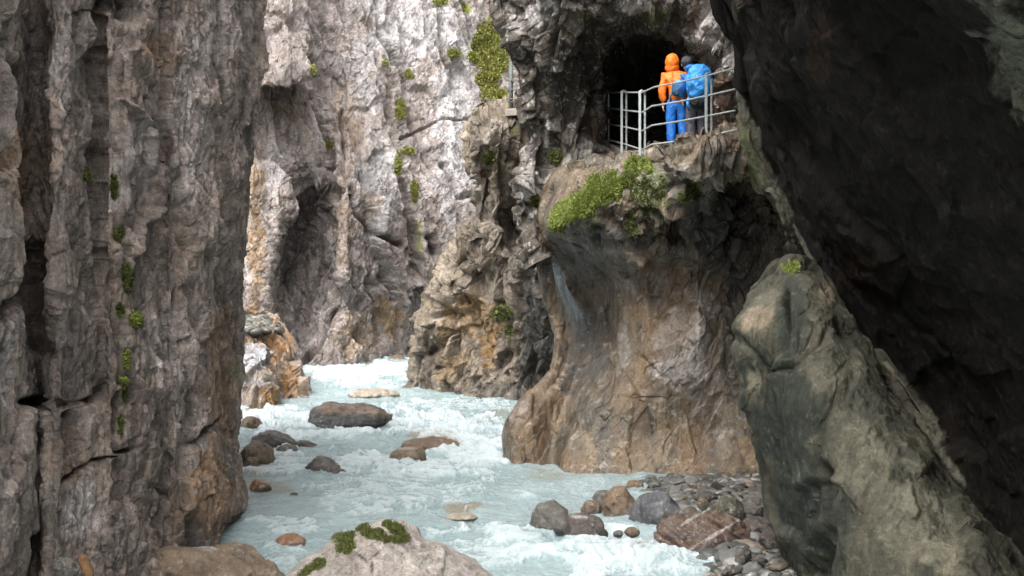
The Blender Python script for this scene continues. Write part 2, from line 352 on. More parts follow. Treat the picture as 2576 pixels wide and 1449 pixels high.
# bright back cliff
rows = [
 (1010, [(380, 50), (560, 50), (660, 50), (720, 50), (800, 50), (850, 50.5), (930, 52), (1000, 55), (1060, 56), (1200, 56), (1330, 56), (1500, 58)]),
 (900,  [(380, 50), (560, 50), (660, 49.8), (735, 49.5), (800, 50), (860, 50.6), (930, 52), (1000, 54.5), (1045, 56.5), (1200, 56), (1330, 56), (1500, 58)]),
 (800,  [(380, 50), (560, 50), (660, 50), (700, 51.8), (740, 51.8), (830, 51), (900, 52), (980, 54), (1050, 56), (1200, 56), (1330, 56), (1500, 58)]),
 (700,  [(380, 50), (560, 50), (668, 50), (694, 52.2), (740, 52.6), (835, 52), (865, 51), (960, 53), (1040, 54.5), (1200, 55), (1330, 56), (1500, 58)]),
 (600,  [(380, 50), (560, 50), (690, 50.2), (716, 52.2), (770, 52.8), (835, 52.2), (870, 51), (950, 52.4), (1040, 54), (1200, 55), (1330, 56), (1500, 58)]),
 (500,  [(380, 50), (560, 50), (718, 50.3), (752, 51.6), (790, 52.6), (838, 52.0), (875, 51.2), (950, 52.2), (1040, 54), (1200, 55.4), (1330, 56), (1500, 58)]),
 (420,  [(380, 50), (560, 50), (660, 50), (720, 50.4), (780, 50.8), (830, 51.8), (880, 51.8), (950, 52.6), (1040, 54.4), (1200, 56), (1330, 56.4), (1500, 58)]),
 (300,  [(380, 50), (560, 50), (655, 50.4), (715, 50.8), (780, 51.2), (825, 52.2), (885, 52.6), (950, 53.4), (1030, 55), (1200, 56.8), (1330, 57.4), (1500, 59)]),
 (240,  [(380, 50), (560, 49.6), (660, 50), (720, 50.4), (775, 50.8), (820, 52.6), (885, 53), (950, 53.8), (1030, 55.4), (1200, 57.2), (1330, 57.8), (1500, 59)]),
 (215,  [(380, 49), (560, 48.4), (660, 48.2), (720, 48.1), (775, 49.2), (815, 52.7), (885, 53.2), (950, 54), (1030, 55.6), (1200, 57.4), (1330, 58), (1500, 59)]),
 (120,  [(380, 49), (560, 48.6), (660, 48.5), (715, 48.5), (785, 49.4), (820, 52.8), (885, 53.8), (950, 54.6), (1030, 56.2), (1200, 58), (1330, 58.6), (1500, 60)]),
 (0,    [(380, 50), (560, 49.6), (660, 49.8), (715, 50), (775, 51.4), (820, 53.4), (885, 54.6), (950, 55.4), (1030, 57), (1200, 58.8), (1330, 59.4), (1500, 61)]),
 (-250, [(380, 51), (560, 51), (660, 51.8), (715, 52), (775, 53.4), (820, 55.4), (885, 56.6), (950, 57.4), (1030, 59), (1200, 60.8), (1330, 61.4), (1500, 63)])]
A = ctrl(rows, left=[(-24, 46), (-16, 50)], right=[(14, 60), (30, 58)], top=[(20, (-.3, 4)), (26, (0, 9))])
rb = rotm('Y', 14)
backL = [([(985, 350), (1000, 450), (1050, 600), (1055, 700)], 9, -.6), ([(800, 150), (790, 230), (828, 350), (840, 500)], 8, -.7), ([(935, 0), (960, 100), (1015, 190), (1050, 330), (1080, 420)], 6, -.45),
         ([(1010, 350), (1110, 300), (1195, 290)], 4, -.25), ([(885, 470), (905, 530), (950, 590), (1010, 620)], 7, -.55), ([(1085, 0), (1110, 120), (1150, 210), (1190, 300)], 5, -.35),
         ([(1110, 420), (1150, 500), (1210, 480)], 8, -.4), ([(1085, 600), (1095, 640)], 12, -.8), ([(1040, 640), (1040, 690)], 14, -.5), ([(720, 700), (800, 560), (840, 440)], 8, .35), ([(700, 880), (760, 760), (830, 640)], 8, -.4),
         ([(760, 930), (810, 830), (850, 780)], 8, -.5), ([(670, 230), (740, 235), (790, 200)], 8, -.8), ([(1160, 0), (1180, 60), (1230, 180)], 5, -.25), ([(865, 260), (860, 480)], 5, -.4), ([(980, 600), (990, 760)], 6, -.4), ([(930, 700), (960, 860)], 7, -.45)]
cliffB, PB, NB, AB = rock('cliff_back', A, m_back,
    [((1.9, 3.2, 5.0), rb, .45, .9, .08), ((.8, 1.4, 2.4), rb@rotm('Y', -8), .17, 1.2, .06), ((.33, .5, .8), rotm('Y', 22), .06, 1.5, .03), ((.14, .22, .32), rotm('Y', -20), .025, 1.5, .012)],
    strata=[(rb, (1.0, 1.0, .2), .05)], lines=backL, fine=.035, seed=8, base=.5,
    moss=[(1236, 120, 44, 85, 8), (1236, 255, 34, 34, 0), (1228, 190, 30, 30), (1140, 135, 18, 14, 0, .8), (1028, 185, 14, 12, 40), (965, 160, 10, 14, 0, .8), (1005, 280, 10, 26, 0), (830, 365, 8, 14, 0), (790, 175, 9, 14, 0), (1020, 382, 24, 8, 0, .8), (1000, 420, 8, 30, 0, .6), (1040, 480, 6, 34, 0, .6), (1055, 600, 10, 60, 0, .5), (1110, 5, 20, 12), (1175, 20, 14, 12)],
    ochre=[(645, 600, 26, 190, 0, .75), (640, 470, 24, 60, 0, .7), (975, 800, 45, 60, 0, .9), (930, 520, 30, 60, 0, .5), (860, 560, 30, 120, 0, .4), (900, 850, 80, 60, 0, .5), (880, 300, 40, 80, 0, .4), (720, 280, 50, 50, 0, .3)],
    pale=[(950, 480, 70, 110, 10, .9), (1050, 60, 160, 120, 0, .8), (1150, 300, 70, 180, 0, .9), (900, 200, 60, 100, 0, .6), (1130, 480, 50, 90, 0, .7), (690, 420, 20, 80, 0, .5)],
    dark=[(760, 600, 70, 150, 25, 1), (720, 850, 80, 90, 20, .7), (1045, 880, 14, 60, 0, .9), (830, 730, 40, 90, 0, .6), (1000, 420, 30, 80, 20, .3), (700, 235, 60, 25, 0, .8)])  # includes painted shadow: the wedge recess and the underside of the overhanging block

# mid cliff (tower behind the alcove)
rows = [
 (1110, [(1050, 52), (1000, 45.5), (1090, 44), (1200, 43), (1310, 41.4), (1400, 41), (1560, 40)]),
 (1000, [(1070, 52), (1014, 45.6), (1090, 44.2), (1200, 42.8), (1310, 41.6), (1400, 41.4), (1560, 41)]),
 (960,  [(1080, 52), (1024, 45.8), (1085, 44.4), (1200, 43), (1310, 41.8), (1400, 42), (1560, 41)]),
 (880,  [(1080, 52), (1045, 45.6), (1100, 44.2), (1200, 43), (1302, 41.6), (1390, 40), (1560, 37)]),
 (800,  [(1090, 52), (1062, 45.4), (1125, 43.8), (1205, 43), (1306, 41.2), (1390, 39.2), (1560, 36)]),
 (720,  [(1130, 52), (1105, 45), (1150, 43.8), (1220, 43), (1308, 41), (1390, 38.6), (1560, 36)]),
 (650,  [(1170, 52), (1145, 44.4), (1180, 43), (1235, 42.2), (1290, 41), (1390, 38.4), (1560, 36)]),
 (560,  [(1215, 52), (1196, 43.4), (1215, 42.2), (1250, 41.6), (1300, 42.4), (1390, 43), (1560, 42)]),
 (470,  [(1230, 52), (1208, 42.8), (1226, 41.6), (1255, 41), (1310, 41.6), (1390, 42), (1560, 42)]),
 (400,  [(1215, 52), (1190, 42.2), (1213, 41), (1255, 40.4), (1320, 41), (1390, 42), (1560, 42)]),
 (320,  [(1215, 52), (1190, 42), (1213, 40.7), (1257, 40.1), (1320, 40.6), (1390, 42), (1560, 42)]),
 (294,  [(1220, 292, 52), (1200, 42.4), (1222, 290, 41.1), (1260, 283, 40.5), (1320, 283, 40.8), (1390, 42), (1560, 42)]),
 (286,  [(1220, 288, 53), (1214, 288, 44), (1240, 284, 42.5), (1268, 276, 42.2), (1320, 276, 42.2), (1390, 276, 43), (1560, 43)]),
 (280,  [(1225, 285, 55), (1225, 284, 50), (1250, 280, 49), (1280, 273, 49), (1330, 273, 49), (1400, 273, 49), (1560, 273, 49)])]
A = ctrl(rows)
rm = rotm('Y', -10)
cliffM, PM, NM, AM = rock('cliff_middle', A, m_mid,
    [((1.2, 2, 2.2), rotm('Y', 30), .5, .8, .06), ((.45, .8, 1.1), rm, .24, 1.3, .05), ((.2, .4, .5), rm, .08, 1.3, .02)],
    strata=[(rm, (2.2, 2.2, .3), .10)], fine=.04, seed=14, base=.3,
    lines=[([(1310, 640), (1305, 800), (1285, 870)], 12, .3), ([(1120, 860), (1060, 900), (1040, 960)], 12, -.4), ([(1215, 300), (1220, 450), (1225, 600)], 8, -.3), ([(1260, 380), (1270, 560), (1290, 680)], 10, -.4), ([(1180, 740), (1200, 860), (1230, 980)], 8, -.3), ([(1090, 800), (1180, 760)], 10, -.3)],
    moss=[(1265, 790, 26, 22), (1280, 830, 12, 16), (1235, 395, 16, 20, 0, .7), (1290, 330, 14, 20, 0, .5)],
    ochre=[(1180, 800, 90, 60, 0, .6), (1230, 860, 30, 60, 0, .9), (1130, 900, 60, 50, 0, .5)],
    pale=[(1250, 340, 50, 50, 0, .6), (1240, 600, 30, 110, 0, .4), (1160, 830, 60, 40, 0, .7), (1120, 870, 30, 20)],
    dark=[(1350, 850, 50, 180, 0, 1), (1080, 900, 40, 40, 20, .7), (1290, 600, 30, 120, 0, .5), (1200, 480, 18, 160, 0, .5), (1250, 985, 110, 26, 0, .6)])  # first blob paints the shade on the right-hand plane

# block at the foot of the left side, ochre and grey
def spot_outcrop(name, rows, mat, label, seed, ochre, pale, dark=()):
    o, *_ = rock(name, ctrl(rows), mat, [((.8, 1.2, 1.0), rotm('Y', -12), .25, .9, .05), ((.3, .4, .4), I3, .07, 1.2, .02)], fine=.03, seed=seed, ochre=ochre, pale=pale, dark=dark)
    return o
m_foot = rock_mat('outcrop_rock', (.21, .15, .10), (.17, .125, .09), (.28, .245, .22), c4=(.09, .055, .03), ochre=(.21, .105, .035), pale=(.27, .27, .285), stretch=(1, 1, .6), wet=.2)
spot_outcrop('outcrop_back', [
 (1100, [(520, 44), (600, 41.6), (680, 41.2), (752, 41.8), (795, 43), (800, 48)]),
 (1000, [(520, 45), (600, 42), (680, 41.6), (738, 42.2), (776, 43.2), (770, 48)]),
 (930,  [(520, 46), (600, 42.6), (670, 42.2), (720, 42.8), (752, 43.8), (740, 48)]),
 (860,  [(520, 47), (600, 43.4), (650, 43), (700, 43.6), (728, 44.4), (715, 48)]),
 (825,  [(520, 48), (600, 44), (640, 43.6), (675, 44), (708, 44.8), (700, 48)]),
 (812,  [(520, 49), (600, 820, 46), (640, 818, 45.5), (670, 814, 45.5), (695, 812, 46), (690, 812, 49)]),
 (795,  [(520, 800, 52), (600, 800, 50), (640, 798, 50), (670, 795, 50), (690, 795, 50), (695, 795, 52)])],
 m_foot, '', 21, [(690, 870, 40, 60, 20), (735, 960, 25, 50), (640, 850, 40, 20, 0, .7)], [(640, 830, 40, 26, 0, .7), (700, 1000, 50, 22, 0, .6)])
spot_outcrop('outcrop_front', [
 (1110, [(540, 41), (600, 39.2), (650, 38.8), (690, 39.6), (712, 41), (700, 44)]),
 (1030, [(540, 41), (600, 39.6), (650, 39.2), (688, 39.8), (707, 41), (700, 44)]),
 (960,  [(540, 42), (600, 40), (650, 39.6), (684, 40.2), (702, 41.2), (695, 44)]),
 (915,  [(540, 42), (600, 40.4), (640, 40.2), (668, 40.8), (686, 41.6), (680, 44)]),
 (880,  [(540, 43), (600, 41), (630, 41), (650, 41.2), (664, 42), (660, 44)]),
 (850,  [(540, 44), (590, 42), (615, 42), (635, 42), (645, 42.6), (645, 45)])],
 m_foot, '', 25, [(680, 1000, 30, 40), (640, 1000, 20, 30, 0, .5)], [(640, 900, 40, 45), (640, 960, 30, 20, 0, .5)], [(625, 985, 8, 40, 0, .6)])

# right wall below the ledge
rows = [
 (1300, [(1330, 40), (1262, 31.6), (1325, 30.2), (1390, 30.2), (1430, 29.4), (1520, 29), (1620, 28.8), (1720, 28.6), (1830, 28.4), (1950, 27.5), (2100, 25)]),
 (1180, [(1330, 40), (1272, 31.8), (1330, 30.8), (1393, 30.9), (1432, 29.8), (1530, 29.6), (1620, 29.6), (1730, 29.6), (1840, 29.4), (1960, 28.4), (2100, 26)]),
 (1090, [(1330, 40), (1270, 32), (1330, 31), (1400, 31.4), (1455, 30.4), (1540, 30.1), (1630, 30), (1735, 29.9), (1850, 29.8), (1970, 29), (2100, 27)]),
 (1010, [(1360, 40), (1316, 32.3), (1362, 31.4), (1425, 31.9), (1478, 30.7), (1548, 30.3), (1640, 30), (1740, 29.8), (1850, 30), (1970, 29.4), (2100, 27)]),
 (930,  [(1430, 40), (1388, 32.9), (1420, 32.6), (1462, 32.6), (1508, 31.4), (1556, 30.6), (1645, 30), (1745, 29.6), (1850, 30), (1970, 29.6), (2100, 27)]),
 (830,  [(1440, 37), (1398, 33.4), (1430, 33.3), (1475, 33.2), (1525, 32.3), (1562, 30.9), (1650, 30), (1750, 29.4), (1850, 30), (1965, 29.6), (2100, 27)]),
 (720,  [(1420, 37), (1368, 33.4), (1412, 33.1), (1465, 32.8), (1520, 32), (1572, 30.8), (1660, 30.1), (1750, 29.7), (1850, 30.2), (1960, 29.8), (2100, 27)]),
 (640,  [(1400, 37), (1352, 33.5), (1385, 32.9), (1440, 31.8), (1512, 30.3), (1580, 29.5), (1665, 29.2), (1750, 29.1), (1850, 29.5), (1960, 29.8), (2100, 27)]),
 (585,  [(1390, 40), (1330, 33.6), (1368, 600, 32.6), (1404, 592, 31), (1512, 30), (1585, 610, 29.3), (1665, 29.2), (1745, 570, 29.2), (1850, 500, 29.4), (1950, 500, 29.8), (2100, 27)]),
 (565,  [(1380, 40), (1320, 33.7), (1360, 32.8), (1394, 574, 29.8), (1512, 570, 29.5), (1590, 590, 29.0), (1660, 545, 28.8), (1738, 522, 28.5), (1835, 440, 28.6), (1945, 450, 28.4), (2100, 27)]),
 (540,  [(1370, 540, 38), (1318, 540, 33.8), (1354, 540, 32.8), (1404, 550, 29.5), (1505, 510, 29), (1595, 500, 28.6), (1660, 480, 27.9), (1742, 455, 26.9), (1838, 410, 26.9), (1930, 420, 27.4), (2100, 27)]),
 (500,  [(1370, 490, 38), (1322, 490, 33.8), (1362, 490, 32.9), (1425, 500, 30.2), (1500, 452, 29.4), (1590, 440, 29.0), (1650, 418, 28.4), (1712, 380, 26.5), (1820, 366, 26.4), (1920, 372, 26.8), (2100, 27)]),
 (430,  [(1370, 430, 38), (1345, 440, 34), (1385, 430, 33.2), (1445, 425, 31.8), (1510, 410, 30.6), (1590, 412, 30), (1650, 408, 29.4), (1712, 376, 27.4), (1810, 370, 27.4), (1910, 370, 27.6), (2100, 28)]),
 (400,  [(1370, 400, 39), (1380, 400, 36), (1430, 398, 36), (1475, 397, 36), (1520, 395, 36), (1590, 400, 36), (1650, 405, 36), (1710, 392, 36), (1800, 390, 36), (1900, 385, 34), (2100, 30)])]
A = ctrl(rows)
def rim_only(P, px, py):      # water-worn flutes below, jagged rim on top
    return .2+.84*sm(-py, -620, -560)*sm(px, 1380, 1640)*(1-.65*np.exp(-((px-1600)/90)**2-((py-395)/34)**2))+.25*sm(px, 1560, 1620)*sm(py, 900, 700)
rightL = [([(1310, 1180), (1310, 1180)], 1, 0), ([(1405, 1190), (1440, 1080), (1500, 960), (1555, 880), (1562, 760)], 16, .2), ([(1620, 900), (1700, 980)], 6, -.25), ([(1590, 1180), (1600, 1000)], 8, -.25), ([(1660, 1190), (1680, 1080)], 8, -.2),
          ([(1840, 560), (1850, 800), (1880, 1100)], 14, -.25), ([(1500, 560), (1530, 700), (1550, 800)], 10, -.2), ([(1440, 600), (1500, 760)], 10, .2), ([(1700, 520), (1690, 640), (1720, 800)], 12, -.2)]
cliffR, PR, NR, AR = rock('cliff_right', A, m_right,
    [((.9, 1.2, 2.0), rotm('Y', 12), .42, .7, .02), ((.35, .5, .8), rotm('Y', -20), .22, .8, .02), ((.14, .25, .3), rotm('Y', -40), .09, .8, .01)],
    strata=[(rotm('Y', -6), (1.3, 1.3, .14), .14), (rotm('Y', -6), (4, 4, .35), .03)], lines=rightL, fine=.035, seed=31, smooth_z=rim_only,
    moss=[(1450, 520, 70, 26, -35), (1530, 470, 50, 36, -30), (1610, 420, 45, 30, 0), (1640, 470, 60, 60, 0, .5), (1740, 480, 40, 26, -20, .6), (1590, 560, 16, 40, 0, .5), (1490, 560, 20, 30, 0, .3)],
    ochre=[(1340, 1090, 70, 90, 0, .9), (1380, 1160, 110, 40, 0, .8), (1620, 850, 30, 220, 0, .8), (1700, 780, 60, 150, 20, .7), (1730, 1130, 60, 110, 0, 1), (1590, 1120, 50, 80, 0, .5), (1840, 1150, 60, 60, 0, .5), (1560, 1000, 50, 60, 0, .6)],
    pale=[(1700, 860, 80, 110, 20, .95), (1740, 470, 80, 60, 0, .7), (1640, 450, 120, 50, 0, .4), (1310, 1040, 20, 40, 30, .7), (1820, 1110, 30, 60, 0, .4), (1640, 720, 60, 70, 0, .5), (1780, 960, 50, 120, 0, .5), (1800, 390, 60, 30, 0, .5), (1570, 850, 16, 60, 0, .4)],  # first blob paints the wall's bright glinting highlight into the colour
    dark=[(1470, 640, 110, 110, 20, .8), (1480, 880, 60, 140, 0, .7), (1460, 1000, 40, 80, 0, .4), (1820, 580, 110, 110, 0, .9), (1850, 850, 50, 200, 0, .6), (1520, 1120, 26, 60, 0, .5), (1560, 610, 60, 60, 0, .5), (1900, 700, 80, 200, 0, .4)])  # shade in the scoop and below the lip is painted into the colour

# alcove: dark column, cave and roof above the walkway
rows = [
 (660,  [(1480, 46), (1362, 33.6), (1390, 33.2), (1450, 33), (1500, 33), (1560, 34), (1680, 34), (1770, 34), (1850, 33), (1950, 33), (2100, 30)]),
 (560,  [(1480, 46), (1312, 33.8), (1345, 32.9), (1410, 32.6), (1500, 32.6), (1560, 34), (1680, 34), (1770, 34), (1850, 33), (1950, 33), (2100, 30)]),
 (500,  [(1480, 46), (1318, 33.7), (1354, 32.7), (1410, 32.4), (1500, 33), (1560, 36), (1680, 37), (1770, 36), (1850, 33), (1950, 32), (2100, 30)]),
 (390,  [(1480, 46), (1348, 33.8), (1384, 32.8), (1430, 32.6), (1500, 33.6), (1545, 37.5), (1680, 37.5), (1775, 36), (1815, 31.5), (1900, 30), (2100, 28)]),
 (280,  [(1480, 46), (1340, 33.8), (1376, 32.6), (1425, 32.3), (1492, 33.4), (1545, 37.8), (1690, 38.2), (1775, 36), (1812, 30.5), (1890, 29.2), (2100, 27)]),
 (180,  [(1480, 46), (1316, 33.8), (1360, 32.4), (1410, 31.9), (1495, 33), (1560, 37), (1690, 39), (1765, 36), (1800, 30), (1880, 28.8), (2100, 26)]),
 (125,  [(1480, 46), (1302, 33.6), (1348, 32.2), (1405, 31.4), (1500, 32), (1580, 34.5), (1680, 36), (1742, 32.4), (1782, 29.6), (1870, 28.6), (2100, 26)]),
 (95,   [(1480, 46), (1288, 33.5), (1336, 32.1), (1405, 31), (1500, 31), (1580, 31.4), (1670, 31.8), (1735, 30.6), (1775, 29.2), (1860, 28.4), (2100, 26)]),
 (40,   [(1480, 46), (1268, 33.4), (1320, 32), (1400, 30.5), (1500, 30.2), (1580, 30.2), (1665, 30.2), (1728, 29.6), (1765, 28.6), (1850, 28), (2100, 26)]),
 (0,    [(1480, 46), (1252, 33.3), (1315, 31.8), (1400, 30), (1500, 29.8), (1580, 29.6), (1660, 29.4), (1722, 29), (1755, 28.2), (1840, 27.8), (2100, 25)]),
 (-200, [(1460, 46), (1225, 33), (1300, 31.4), (1390, 29), (1500, 28.6), (1580, 28.4), (1660, 28.2), (1715, 28), (1750, 27.2), (1830, 27), (2100, 24)])]
A = ctrl(rows, top=[(12.5, (.2, .6)), (16, (2.5, 3))])
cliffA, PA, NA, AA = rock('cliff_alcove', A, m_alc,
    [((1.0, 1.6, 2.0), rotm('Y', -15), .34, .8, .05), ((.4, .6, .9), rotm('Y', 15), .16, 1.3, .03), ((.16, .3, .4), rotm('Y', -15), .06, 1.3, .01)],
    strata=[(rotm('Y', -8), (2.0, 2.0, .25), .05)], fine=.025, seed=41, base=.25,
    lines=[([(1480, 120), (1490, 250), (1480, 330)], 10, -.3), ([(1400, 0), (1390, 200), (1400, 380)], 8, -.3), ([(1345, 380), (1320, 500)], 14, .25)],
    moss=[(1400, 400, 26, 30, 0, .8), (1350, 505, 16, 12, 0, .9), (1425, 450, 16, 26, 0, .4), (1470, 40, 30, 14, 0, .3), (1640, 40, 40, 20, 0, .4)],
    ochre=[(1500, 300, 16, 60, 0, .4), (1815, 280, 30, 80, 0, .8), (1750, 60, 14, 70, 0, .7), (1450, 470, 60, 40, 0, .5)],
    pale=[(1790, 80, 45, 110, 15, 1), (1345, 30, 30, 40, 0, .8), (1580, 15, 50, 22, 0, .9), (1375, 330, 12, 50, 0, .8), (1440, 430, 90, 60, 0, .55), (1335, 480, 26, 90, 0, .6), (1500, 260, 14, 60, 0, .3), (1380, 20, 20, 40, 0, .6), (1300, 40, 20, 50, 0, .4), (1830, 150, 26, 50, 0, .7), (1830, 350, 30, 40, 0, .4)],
    dark=[(1620, 250, 130, 140, 0, 1), (1430, 200, 70, 110, 0, .6), (1540, 110, 120, 40, 0, .6), (1330, 420, 20, 120, 0, .4), (1290, 150, 26, 120, 0, .3)])  # first blob paints the cave's shade into the rock colour

# near overhanging cliff on the right (dark)
rows = [
 (1700, [(2100, 40), (1990, 24), (2080, 23), (2200, 22), (2420, 20), (2700, 17), (3100, 14)]),
 (1250, [(2100, 40), (1990, 24.5), (2070, 23.5), (2200, 22), (2400, 19.4), (2660, 16.6), (3100, 13)]),
 (1000, [(2100, 40), (1990, 24.8), (2060, 23.8), (2180, 21.6), (2380, 18.8), (2640, 16), (3050, 12.6)]),
 (800,  [(2100, 40), (2000, 25.2), (2070, 24), (2160, 21.2), (2340, 18.2), (2600, 15.4), (3000, 12.2)]),
 (680,  [(2080, 40), (2006, 25.2), (2056, 23.9), (2130, 20.9), (2300, 17.8), (2560, 15), (2960, 11.9)]),
 (600,  [(2050, 40), (1990, 25.2), (2028, 23.8), (2100, 20.6), (2270, 17.4), (2540, 14.7), (2930, 11.7)]),
 (500,  [(2020, 40), (1948, 25.3), (1988, 23.7), (2050, 20.3), (2220, 17.0), (2500, 14.3), (2900, 11.4)]),
 (420,  [(1990, 40), (1902, 25.4), (1955, 23.6), (2020, 20.2), (2190, 16.8), (2480, 14), (2880, 11.2)]),
 (340,  [(1970, 40), (1870, 25.4), (1922, 23.5), (1990, 20), (2160, 16.5), (2460, 13.7), (2860, 11)]),
 (250,  [(1960, 40), (1868, 25.3), (1905, 23.3), (1960, 19.6), (2130, 16.1), (2430, 13.4), (2840, 10.7)]),
 (180,  [(1960, 40), (1872, 25), (1895, 23), (1940, 19.2), (2110, 15.7), (2410, 13.1), (2820, 10.5)]),
 (110,  [(1950, 40), (1868, 24.8), (1888, 22.6), (1925, 18.8), (2090, 15.4), (2390, 12.8), (2800, 10.3)]),
 (50,   [(1930, 40), (1838, 24.4), (1864, 22.3), (1910, 18.5), (2075, 15), (2370, 12.5), (2780, 10.1)]),
 (0,    [(1910, 40), (1815, 24.2), (1843, 22), (1895, 18.2), (2060, 14.8), (2350, 12.3), (2760, 10)]),
 (-250, [(1860, 40), (1740, 23.2), (1780, 20.6), (1850, 16.8), (2000, 13.6), (2280, 11.2), (2700, 9)])]
A = ctrl(rows, right=[(5.4, 3), (6.5, -16)], top=[(11, (-.6, -.6)), (16, (2, 0))])
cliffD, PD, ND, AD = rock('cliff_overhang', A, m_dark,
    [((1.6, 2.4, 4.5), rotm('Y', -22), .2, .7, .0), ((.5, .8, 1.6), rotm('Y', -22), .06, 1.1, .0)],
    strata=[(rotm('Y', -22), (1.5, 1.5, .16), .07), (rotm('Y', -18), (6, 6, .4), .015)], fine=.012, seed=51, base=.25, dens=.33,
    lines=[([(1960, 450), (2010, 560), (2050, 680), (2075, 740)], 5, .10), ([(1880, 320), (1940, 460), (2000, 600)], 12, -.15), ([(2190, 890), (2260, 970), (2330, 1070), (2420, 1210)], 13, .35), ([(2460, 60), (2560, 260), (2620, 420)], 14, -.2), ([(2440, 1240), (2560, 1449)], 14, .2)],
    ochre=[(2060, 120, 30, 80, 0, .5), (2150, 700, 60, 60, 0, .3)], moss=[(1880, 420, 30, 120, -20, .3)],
    pale=[(1875, 330, 34, 130, -10, .9), (1935, 500, 40, 120, -25, .7), (2550, 130, 90, 220, -20, .9), (2290, 1010, 22, 130, -38, 1), (2390, 1170, 18, 90, -38, 1), (2040, 650, 7, 120, -28, 1), (1850, 0, 8, 120, 0, .4), (2500, 1380, 30, 120, -35, .8)],  # lit left edge, lit upper corner and lit strip painted as paler rock
    dark=[(2300, 900, 120, 160, 0, .5)])

# near smooth rock in front of it
rows = [
 (1750, [(2100, 21.5), (2050, 19.3), (2100, 18), (2170, 16.6), (2400, 15.4), (2680, 15), (2800, 19)]),
 (1449, [(2050, 21.5), (1998, 19.4), (2050, 18.2), (2128, 16.9), (2320, 16), (2545, 16.2), (2600, 19.5)]),
 (1330, [(2020, 21.5), (1964, 19.5), (2015, 18.4), (2090, 17.2), (2270, 16.5), (2440, 16.8), (2480, 20)]),
 (1230, [(2000, 22), (1942, 19.5), (1990, 18.5), (2060, 17.4), (2215, 16.8), (2356, 17.2), (2400, 20)]),
 (1150, [(1990, 22), (1928, 19.5), (1972, 18.7), (2040, 17.6), (2180, 17.1), (2302, 17.5), (2345, 20.4)]),
 (1080, [(1970, 22), (1904, 19.6), (1952, 18.8), (2022, 17.8), (2145, 17.3), (2250, 17.8), (2290, 20.6)]),
 (1020, [(1950, 22), (1888, 19.6), (1935, 18.9), (2010, 17.9), (2115, 17.5), (2208, 18), (2250, 20.8)]),
 (975,  [(1940, 22), (1884, 19.7), (1925, 19.0), (2000, 18.1), (2100, 17.6), (2184, 18.2), (2220, 21)]),
 (935,  [(1940, 22), (1880, 19.7), (1922, 19.0), (1988, 18.3), (2090, 17.8), (2164, 18.4), (2200, 21)]),
 (900,  [(1930, 22), (1870, 19.7), (1910, 19.0), (1975, 18.4), (2075, 18.1), (2150, 18.6), (2180, 21)]),
 (845,  [(1910, 22), (1860, 19.6), (1900, 19.0), (1965, 18.5), (2050, 18.4), (2120, 19), (2150, 21.4)]),
 (790,  [(1910, 22), (1876, 19.7), (1912, 19.1), (1970, 18.7), (2040, 18.8), (2090, 19.4), (2115, 21.6)]),
 (730,  [(1930, 22), (1916, 19.9), (1940, 19.4), (1980, 19.1), (2030, 19.2), (2062, 19.8), (2085, 21.8)]),
 (690,  [(1960, 22), (1945, 20.2), (1962, 19.8), (1990, 19.6), (2020, 19.7), (2038, 20.2), (2050, 22)]),
 (672,  [(1975, 22), (1965, 20.8), (1978, 670, 20.4), (1995, 669, 20.2), (2012, 670, 20.3), (2025, 676, 20.8), (2035, 22)]),
 (672,  [(1980, 22.5), (1980, 22), (1990, 21.8), (1998, 21.6), (2010, 21.8), (2020, 22), (2030, 22.5)])]
A = ctrl(rows)
cliffP, PP, NP, AP = rock('cliff_pinnacle', A, m_pin,
    [((.9, 1.4, 2.8), rotm('Y', -25), .15, .9, .0), ((.35, .5, 1.2), rotm('Y', -15), .03, 1.2, .0)],
    strata=[(rotm('Y', -14), (1.4, 1.4, .25), .10), (rotm('Y', -16), (7, 7, .5), .018)], fine=.02, seed=61, base=.05,
    lines=[([(1865, 850), (1900, 880), (1940, 930)], 9, -.08), ([(1940, 935), (2000, 930), (2060, 880), (2080, 830)], 8, -.06), ([(2060, 1190), (2080, 1300), (2060, 1449)], 20, -.25), ([(1880, 770), (1940, 720)], 6, .06), ([(2080, 1200), (2140, 1230), (2180, 1290)], 10, .08), ([(1990, 720), (2000, 800), (1990, 880)], 18, -.18)],
    moss=[(1990, 675, 22, 12, 0, .8)],
    pale=[(1915, 790, 40, 60, 40, .6), (2200, 1200, 70, 220, -22, .5), (2330, 1300, 60, 160, -25, .8), (2100, 950, 80, 60, 0, .4), (1895, 960, 14, 30, 0, .5)],
    ochre=[(1900, 800, 30, 60, 40, .7), (2080, 730, 20, 30, 0, .4)],
    dark=[(1995, 790, 34, 120, 0, 1.3), (1975, 1040, 90, 130, 0, 1.4), (2010, 1260, 60, 220, -8, 1.3), (2080, 1350, 36, 150, 0, .9), (1900, 910, 34, 40, 0, 1), (2160, 1000, 60, 60, 0, .5)])

